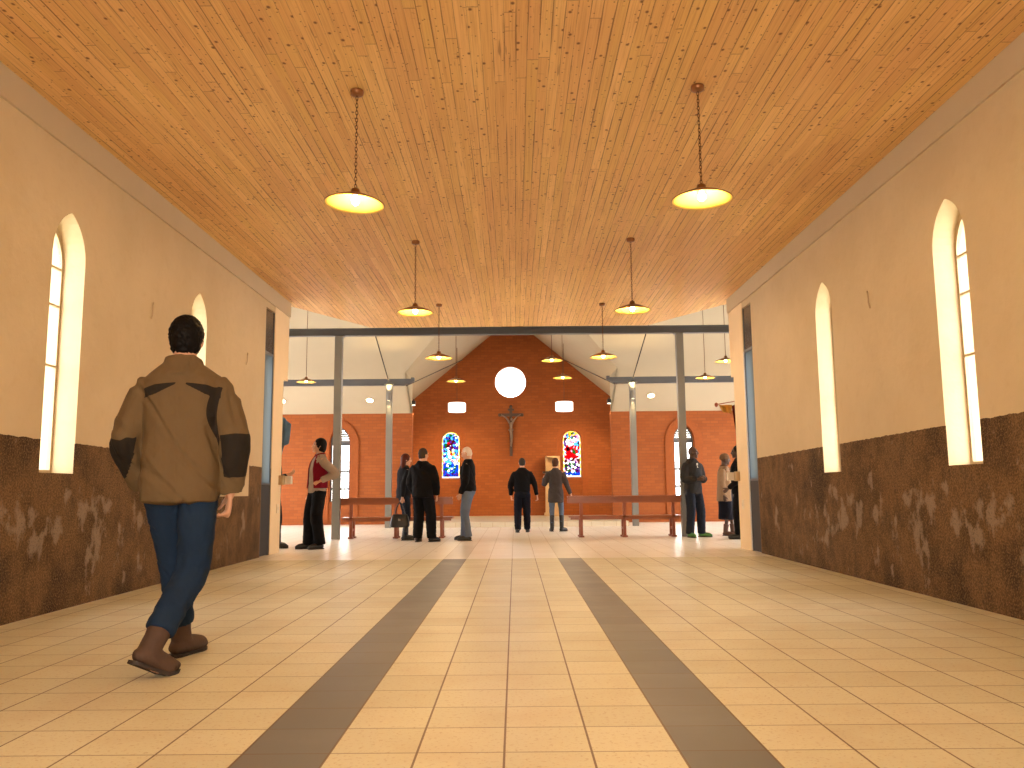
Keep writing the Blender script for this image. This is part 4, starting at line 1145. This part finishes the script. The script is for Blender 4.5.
# 2 the person in the red vest by the left pier
P2 = Person(-3.19, 13.65, -126, 1.80, 'person in a dark red vest and grey sweater, hand on hip, beside the left pier', M['skin_pale'], lean=-3., head=(6, 8, 0), twist=4.,
    arms=dict(L=dict(u=(-.35, -.62, -.75), f=(.30, .75, -.35), pn=(.6, .2, -.5), curl=1.2), R=dict(u=(.14, .05, -1), f=(-.02, .25, -1))),
    feet=dict(L=dict(p=(-.09, -.06), yaw=-6), R=dict(p=(.09, .06), yaw=12)))
P2.trousers(M['black'], r=(.108, .095, .088, .088), hem=0.)
P2.top(M['grey_knit'], 'sweater', [(.89, .172, .132, -.006), (.93, .170, .130, -.004)] + shift(JK)[1:], (.074, .068, .066, .046), fold=.005)
P2.shell(M['red'], 'vest', [(.96, .192, .150, -.004), (1.10, .182, .143, 0), (1.26, .190, .148, .002), (1.36, .180, .135, -.004), (1.43, .140, .105, -.012), (1.47, .100, .085, -.016)], 34, off=.15)
P2.collar(M['red'], 'vest_collar', .082, 1.43, 1.52, -.02)
P2.hair(M['hair_black'], 'bob'); P2.shoes(M['shoe_black'])

# 3 a person mostly hidden behind the left pier
P3 = Person(-3.99, 13.95, 82, 1.74, 'person in dark blue mostly hidden behind the left pier, one hand raised', M['skin_pale'],
    arms=dict(R=dict(u=(.12, .12, -1), f=(-.15, .85, .42), pn=(-.6, 0, .6), curl=.8)), feet=dict(R=dict(p=(.10, .05), yaw=6)))
P3.trousers(M['navy']); P3.top(M['greyblue'], 'jacket', JK); P3.hair(M['hair_grey'], 'short'); P3.shoes(M['shoe_black'])

# 4 the long-haired person with the handbag
P4 = Person(-2.06, 15.85, 62, 1.63, 'person with long auburn hair in a dark jacket and jeans, holding a handbag', M['skin_pale'], lean=2., head=(0, 14, 0),
    arms=dict(R=dict(u=(.14, -.36, -1), f=(.05, -.10, -1), curl=1.8)), feet=dict(L=dict(p=(-.09, .05)), R=dict(p=(.09, -.05), yaw=6)))
P4.trousers(M['denim_dark'], r=(.092, .066, .056, .050)); P4.top(M['greyblue'], 'jacket', shift(JK, .86, .013), seed=5.); P4.hair(M['hair_auburn'], 'long'); P4.shoes(M['shoe_black'], boot=.22)
hw = Matrix.Rotation(P4.rz, 3, 'Z') @ (P4.wr[1] + P4.hd[1].normalized()*.095*P4.k) + P4.loc
bag = empty('handbag', (hw.x - .03, hw.y - .03, hw.z - .46), 'black leather handbag hanging from the hand of the long-haired person', 'handbag')
bm = bmesh.new(); sx, sy = .175, .07; rings = []
for z, a in ((0, .86), (.012, .97), (.04, 1.03), (.12, 1.0), (.20, .88), (.235, .78), (.24, .72)):
    rings.append([bm.verts.new((math.copysign(abs(math.cos(t_))**.55, math.cos(t_))*sx*a, math.copysign(abs(math.sin(t_))**.6, math.sin(t_))*sy*a*(1.15 - z*2.2), z)) for t_ in [2*PI*i/28 for i in range(28)]])
for a, b in zip(rings, rings[1:]):
    for i in range(28): bm.faces.new((a[i], a[(i+1) % 28], b[(i+1) % 28], b[i]))
bm.faces.new(rings[0][::-1]); bm.faces.new(rings[-1]); obj('bag_body', bm, M['shoe_black'], bag, True)
for yy in (-.022, .022):
    bm = bmesh.new(); sweep(bm, [((-.10, yy, .20), .008), ((-.07, yy*.9, .34), .008), ((0, yy*.5, .46), .008), ((.07, yy*.9, .34), .008), ((.10, yy, .20), .008)], 8, sub=4); obj('handle', bm, M['shoe_black'], bag, True)
bm = bmesh.new(); add_box(bm, (-.02, -.078, .12), (.02, -.066, .16)); bmesh.ops.bevel(bm, geom=bm.edges[:], offset=.003, segments=1); obj('clasp', bm, M['post'], bag)

# 5 the broad person in black seen from behind
P5 = Person(-1.63, 15.22, 14, 1.70, 'broad person in a black hooded jacket and black trousers, seen from behind', M['skin_pale'], head=(-4, 28, 0), bulk=1.10,
    arms=dict(R=dict(u=(.30, -.02, -1), f=(-.05, .32, -1)), L=dict(u=(-.30, .05, -1), f=(.25, .55, -1))), feet=dict(L=dict(p=(-.11, 0.), yaw=-4), R=dict(p=(.12, .06), yaw=34)))
P5.trousers(M['black'], r=(.104, .092, .088, .088), hem=0.)
def hood(s, bm):
    k = s.k; sweep(bm, [(s.up(V((-.11, -.05, 1.44))*k), .04*k), (s.up(V((-.07, -.10, 1.43))*k), .055*k), (s.up(V((0, -.125, 1.41))*k), .062*k), (s.up(V((.07, -.10, 1.43))*k), .055*k), (s.up(V((.11, -.05, 1.44))*k), .04*k)], 14)
P5.top(M['black'], 'jacket', shift(JK, .84, .018), (.080, .078, .074, .056), extra=hood, seed=7., fold=.008); P5.hair(M['hair_grey'], 'short'); P5.shoes(M['shoe_black'])

# 6 the white-haired person in profile
P6 = Person(-.83, 15.6, -82, 1.74, 'white-haired person in a black jacket and faded jeans, in profile facing left', M['skin_pale'], lean=1., head=(-16, 6, 0),
    arms=dict(L=dict(u=(-.10, .06, -1), f=(.12, .40, -1), curl=1.4), R=dict(u=(.10, .06, -1), f=(-.12, .40, -1), curl=1.4)), feet=dict(L=dict(p=(-.09, -.05), yaw=-4), R=dict(p=(.10, .06), yaw=8)))
P6.trousers(M['denim_pale'], r=(.098, .082, .074, .074), hem=0.); P6.top(M['black'], 'jacket', shift(JK, .92, .012), (.074, .070, .066, .050), seed=9.); P6.collar(M['black'], 'jacket_collar', .082, 1.43, 1.52); P6.hair(M['hair_white'], 'thin'); P6.shoes(M['shoe_black'])

# 7 the person in black walking towards the altar
P7 = Person(.205, 18.33, 0, 1.64, 'person in a black sweater and dark trousers, walking towards the crucifix', M['skin_pale'], head=(-3, -6, 0), bulk=1.08,
    arms=dict(L=dict(u=(-.36, .03, -1), f=(.05, .30, -1)), R=dict(u=(.42, -.05, -1), f=(.22, .10, -1))), feet=dict(L=dict(p=(-.10, -.05), yaw=-6), R=dict(p=(.10, .12), yaw=6)))
P7.trousers(M['navy'], r=(.100, .084, .078, .072), hem=0.); P7.top(M['black'], 'sweater', shift(JK, .96, .012), (.076, .073, .066, .048), seed=11.); P7.collar(M['black'], 'sweater_collar', .07, 1.44, 1.50); P7.hair(M['hair_grey'], 'thin'); P7.shoes(M['shoe_black'])

# 8 the person in the grey coat
P8 = Person(.955, 18.62, 3, 1.63, 'person in a grey coat, jeans and black boots, one hand near the right pew', M['skin_pale'], head=(-4, 10, 0),
    arms=dict(L=dict(u=(-.36, .16, -.95), f=(-.05, .85, .55)), R=dict(u=(.32, -.06, -1), f=(.42, .10, -1))), feet=dict(L=dict(p=(-.09, 0.)), R=dict(p=(.10, .03), yaw=40)))
P8.trousers(M['denim_pale'], r=(.090, .062, .052, .050), hem=.1, waist=(.14, .10), top=1.0)
P8.top(M['coat_grey'], 'coat', [(.70, .188, .158, -.012), (.80, .186, .156, -.012), (.95, .180, .146, -.012), (1.08, .158, .126, 0), (1.26, .160, .118, .002), (1.37, .166, .112, -.004), (1.44, .125, .085, -.012), (1.49, .07, .062, -.018)], (.076, .068, .062, .050), seed=13.)
P8.collar(M['coat_grey'], 'coat_collar', .078, 1.43, 1.51); P8.hair(M['hair_brown'], 'bun'); P8.shoes(M['shoe_black'], boot=.30)

# 9 the person with green shoes on the right
P9 = Person(3.46, 16.0, 148, 1.73, 'person in a dark grey jacket and green shoes, hands clasped, by the right pew', M['skin_dark'], head=(4, -40, 0),
    arms=dict(L=dict(u=(-.26, .10, -1), f=(.62, .85, .04), pn=(.3, -1, 0), curl=1.4), R=dict(u=(.26, .10, -1), f=(-.62, .85, .0), pn=(-.3, -1, 0), curl=1.4)),
    feet=dict(L=dict(p=(-.13, 0.), yaw=-38), R=dict(p=(.13, -.02), yaw=14)))
P9.trousers(M['denim_dark'], r=(.100, .086, .080, .078), hem=0.); P9.top(M['charcoal'], 'jacket', shift(JK, .84, .012), (.078, .074, .070, .052), seed=15.)
P9.collar(M['shirt'], 'shirt_collar', .074, 1.43, 1.50, -.01, .05)
bm = bmesh.new(); k9 = P9.k
for zz in (1.40, 1.34): ball(bm, P9.up(V((0, .125, zz))*k9), (.022, .012, .026), None, 10, 8)
obj('shirt_front', bm, M['shirt'], P9.root, True)
P9.hair(M['hair_black'], 'thin') if False else None
P9.shoes(M['shoe_green'])

# 10 the person with the brown cap
P10 = Person(4.20, 16.5, 118, 1.60, 'person in a brown wool cap, cream cardigan and dark skirt, near the right pier', M['skin_dark'], head=(0, -20, 0), bulk=1.06,
    arms=dict(R=dict(u=(.20, .0, -1), f=(.0, .12, -1)), L=dict(u=(-.2, .1, -1), f=(.3, .8, -.3))), feet=dict(L=dict(p=(-.10, .05)), R=dict(p=(.12, -.03))))
P10.top(M['brown_top'], 'blouse', shift(JK, .93, .004), None, fold=.004)
P10.sleeves(M['cream_knit'], (.076, .074, .070, .058))
P10.shell(M['cream_knit'], 'cardigan', [(.74, .21, .165, -.01), (.95, .200, .155, -.01), (1.12, .190, .148, 0), (1.26, .192, .148, .002), (1.37, .186, .135, -.004), (1.44, .145, .105, -.012), (1.49, .09, .080, -.018)], 30)
bm = bmesh.new(); P10.ring_torso(bm, [(.36, .185, .16, 0), (.55, .178, .15, 0), (.80, .172, .138, -.01), (.98, .160, .12, 0)]); fuse('skirt', bm, M['navy'], P10.root, .012, 3, .008, 5., 3., (1, 1, .25))
P10.hair(M['cap_brown'], 'cap', 'wool_cap'); P10.shoes(M['shoe_brown'], boot=.16)

# 11 a person mostly hidden by the right pier
P11 = Person(4.16, 15.35, -78, 1.70, 'person in a black jacket mostly hidden behind the right pier', M['skin_dark'], bulk=1.05, arms=dict(L=dict(u=(-.18, .1, -1), f=(.25, .7, -.6))))
P11.trousers(M['black']); P11.top(M['black'], 'jacket', shift(JK, .84, .012), seed=19.); P11.collar(M['shirt'], 'shirt_collar', .07, 1.43, 1.50); P11.hair(M['hair_black'], 'short'); P11.shoes(M['shoe_black'])

# ------------------------------------------------------------------ light and camera
w = bpy.data.worlds.new('sky'); sc.world = w; w.use_nodes = True
t = w.node_tree; t.nodes.clear()
bg = t.nodes.new('ShaderNodeBackground'); bg.inputs[0].default_value = (1., .96, .90, 1); bg.inputs[1].default_value = 12.0
ou = t.nodes.new('ShaderNodeOutputWorld'); t.links.new(bg.outputs[0], ou.inputs[0])
def area(name, loc, direction, sx, sy, energy, color, portal=False):
    o = light(name, 'AREA', loc, energy, color, None, shape='RECTANGLE', size=sx, size_y=sy)
    o.rotation_euler = V(direction).to_track_quat('-Z', 'Z').to_euler()
    if portal: o.data.cycles.is_portal = True
    return o
DAY = (.96, .98, 1.)
for y0, y1 in LW: area('window_portal', (XL - .32, (y0+y1)/2, 2.15), (1, 0, 0), y1 - y0, 2.2, 1, (1, 1, 1), True)
for y0, y1 in RW: area('window_portal', (XR + .32, (y0+y1)/2, 2.15), (-1, 0, 0), y1 - y0, 2.2, 1, (1, 1, 1), True)
area('entrance_fill', (0, -3.15, 1.45), (0, 1, .55), 3.0, 2.7, 152, (1., .70, .38))  # fill lamp added inside the doorway, warm and tilted up to brighten the boards
for x, s in ((-8.95, 1), (8.95, -1)):
    for yc in (15.4, 18.2, 21.0): area('hall_window_fill', (x, yc, 1.75), (s, 0, -.9), 1.6, 2.2, 130, DAY)  # area lamps added at the unseen side windows to boost daylight, tilted down
sc.view_settings.view_transform = 'Standard'; sc.view_settings.look = 'None'; sc.view_settings.gamma = 1; sc.view_settings.use_curve_mapping = False
sc.view_settings.exposure = .10
sc.cycles.max_bounces = 10; sc.cycles.diffuse_bounces = 6; sc.cycles.glossy_bounces = 4; sc.cycles.transparent_max_bounces = 10
sc.cycles.use_denoising = True; sc.cycles.sample_clamp_indirect = 6.; sc.cycles.caustics_reflective = False; sc.cycles.caustics_refractive = False
cam = bpy.data.cameras.new('camera'); co = bpy.data.objects.new('camera', cam); COL.objects.link(co); sc.camera = co
cam.sensor_fit = 'HORIZONTAL'; cam.sensor_width = 36.; cam.lens = 829/1024*36; cam.clip_start = .05; cam.clip_end = 200
co.location = (.046, 0, .92)
co.matrix_world = Matrix.Translation((.046, 0, .92)) @ (Matrix.Rotation(R(.14224), 4, 'Z') @ Matrix.Rotation(PI/2 + R(7.2881), 4, 'X') @ Matrix.Rotation(R(-.5), 4, 'Z'))
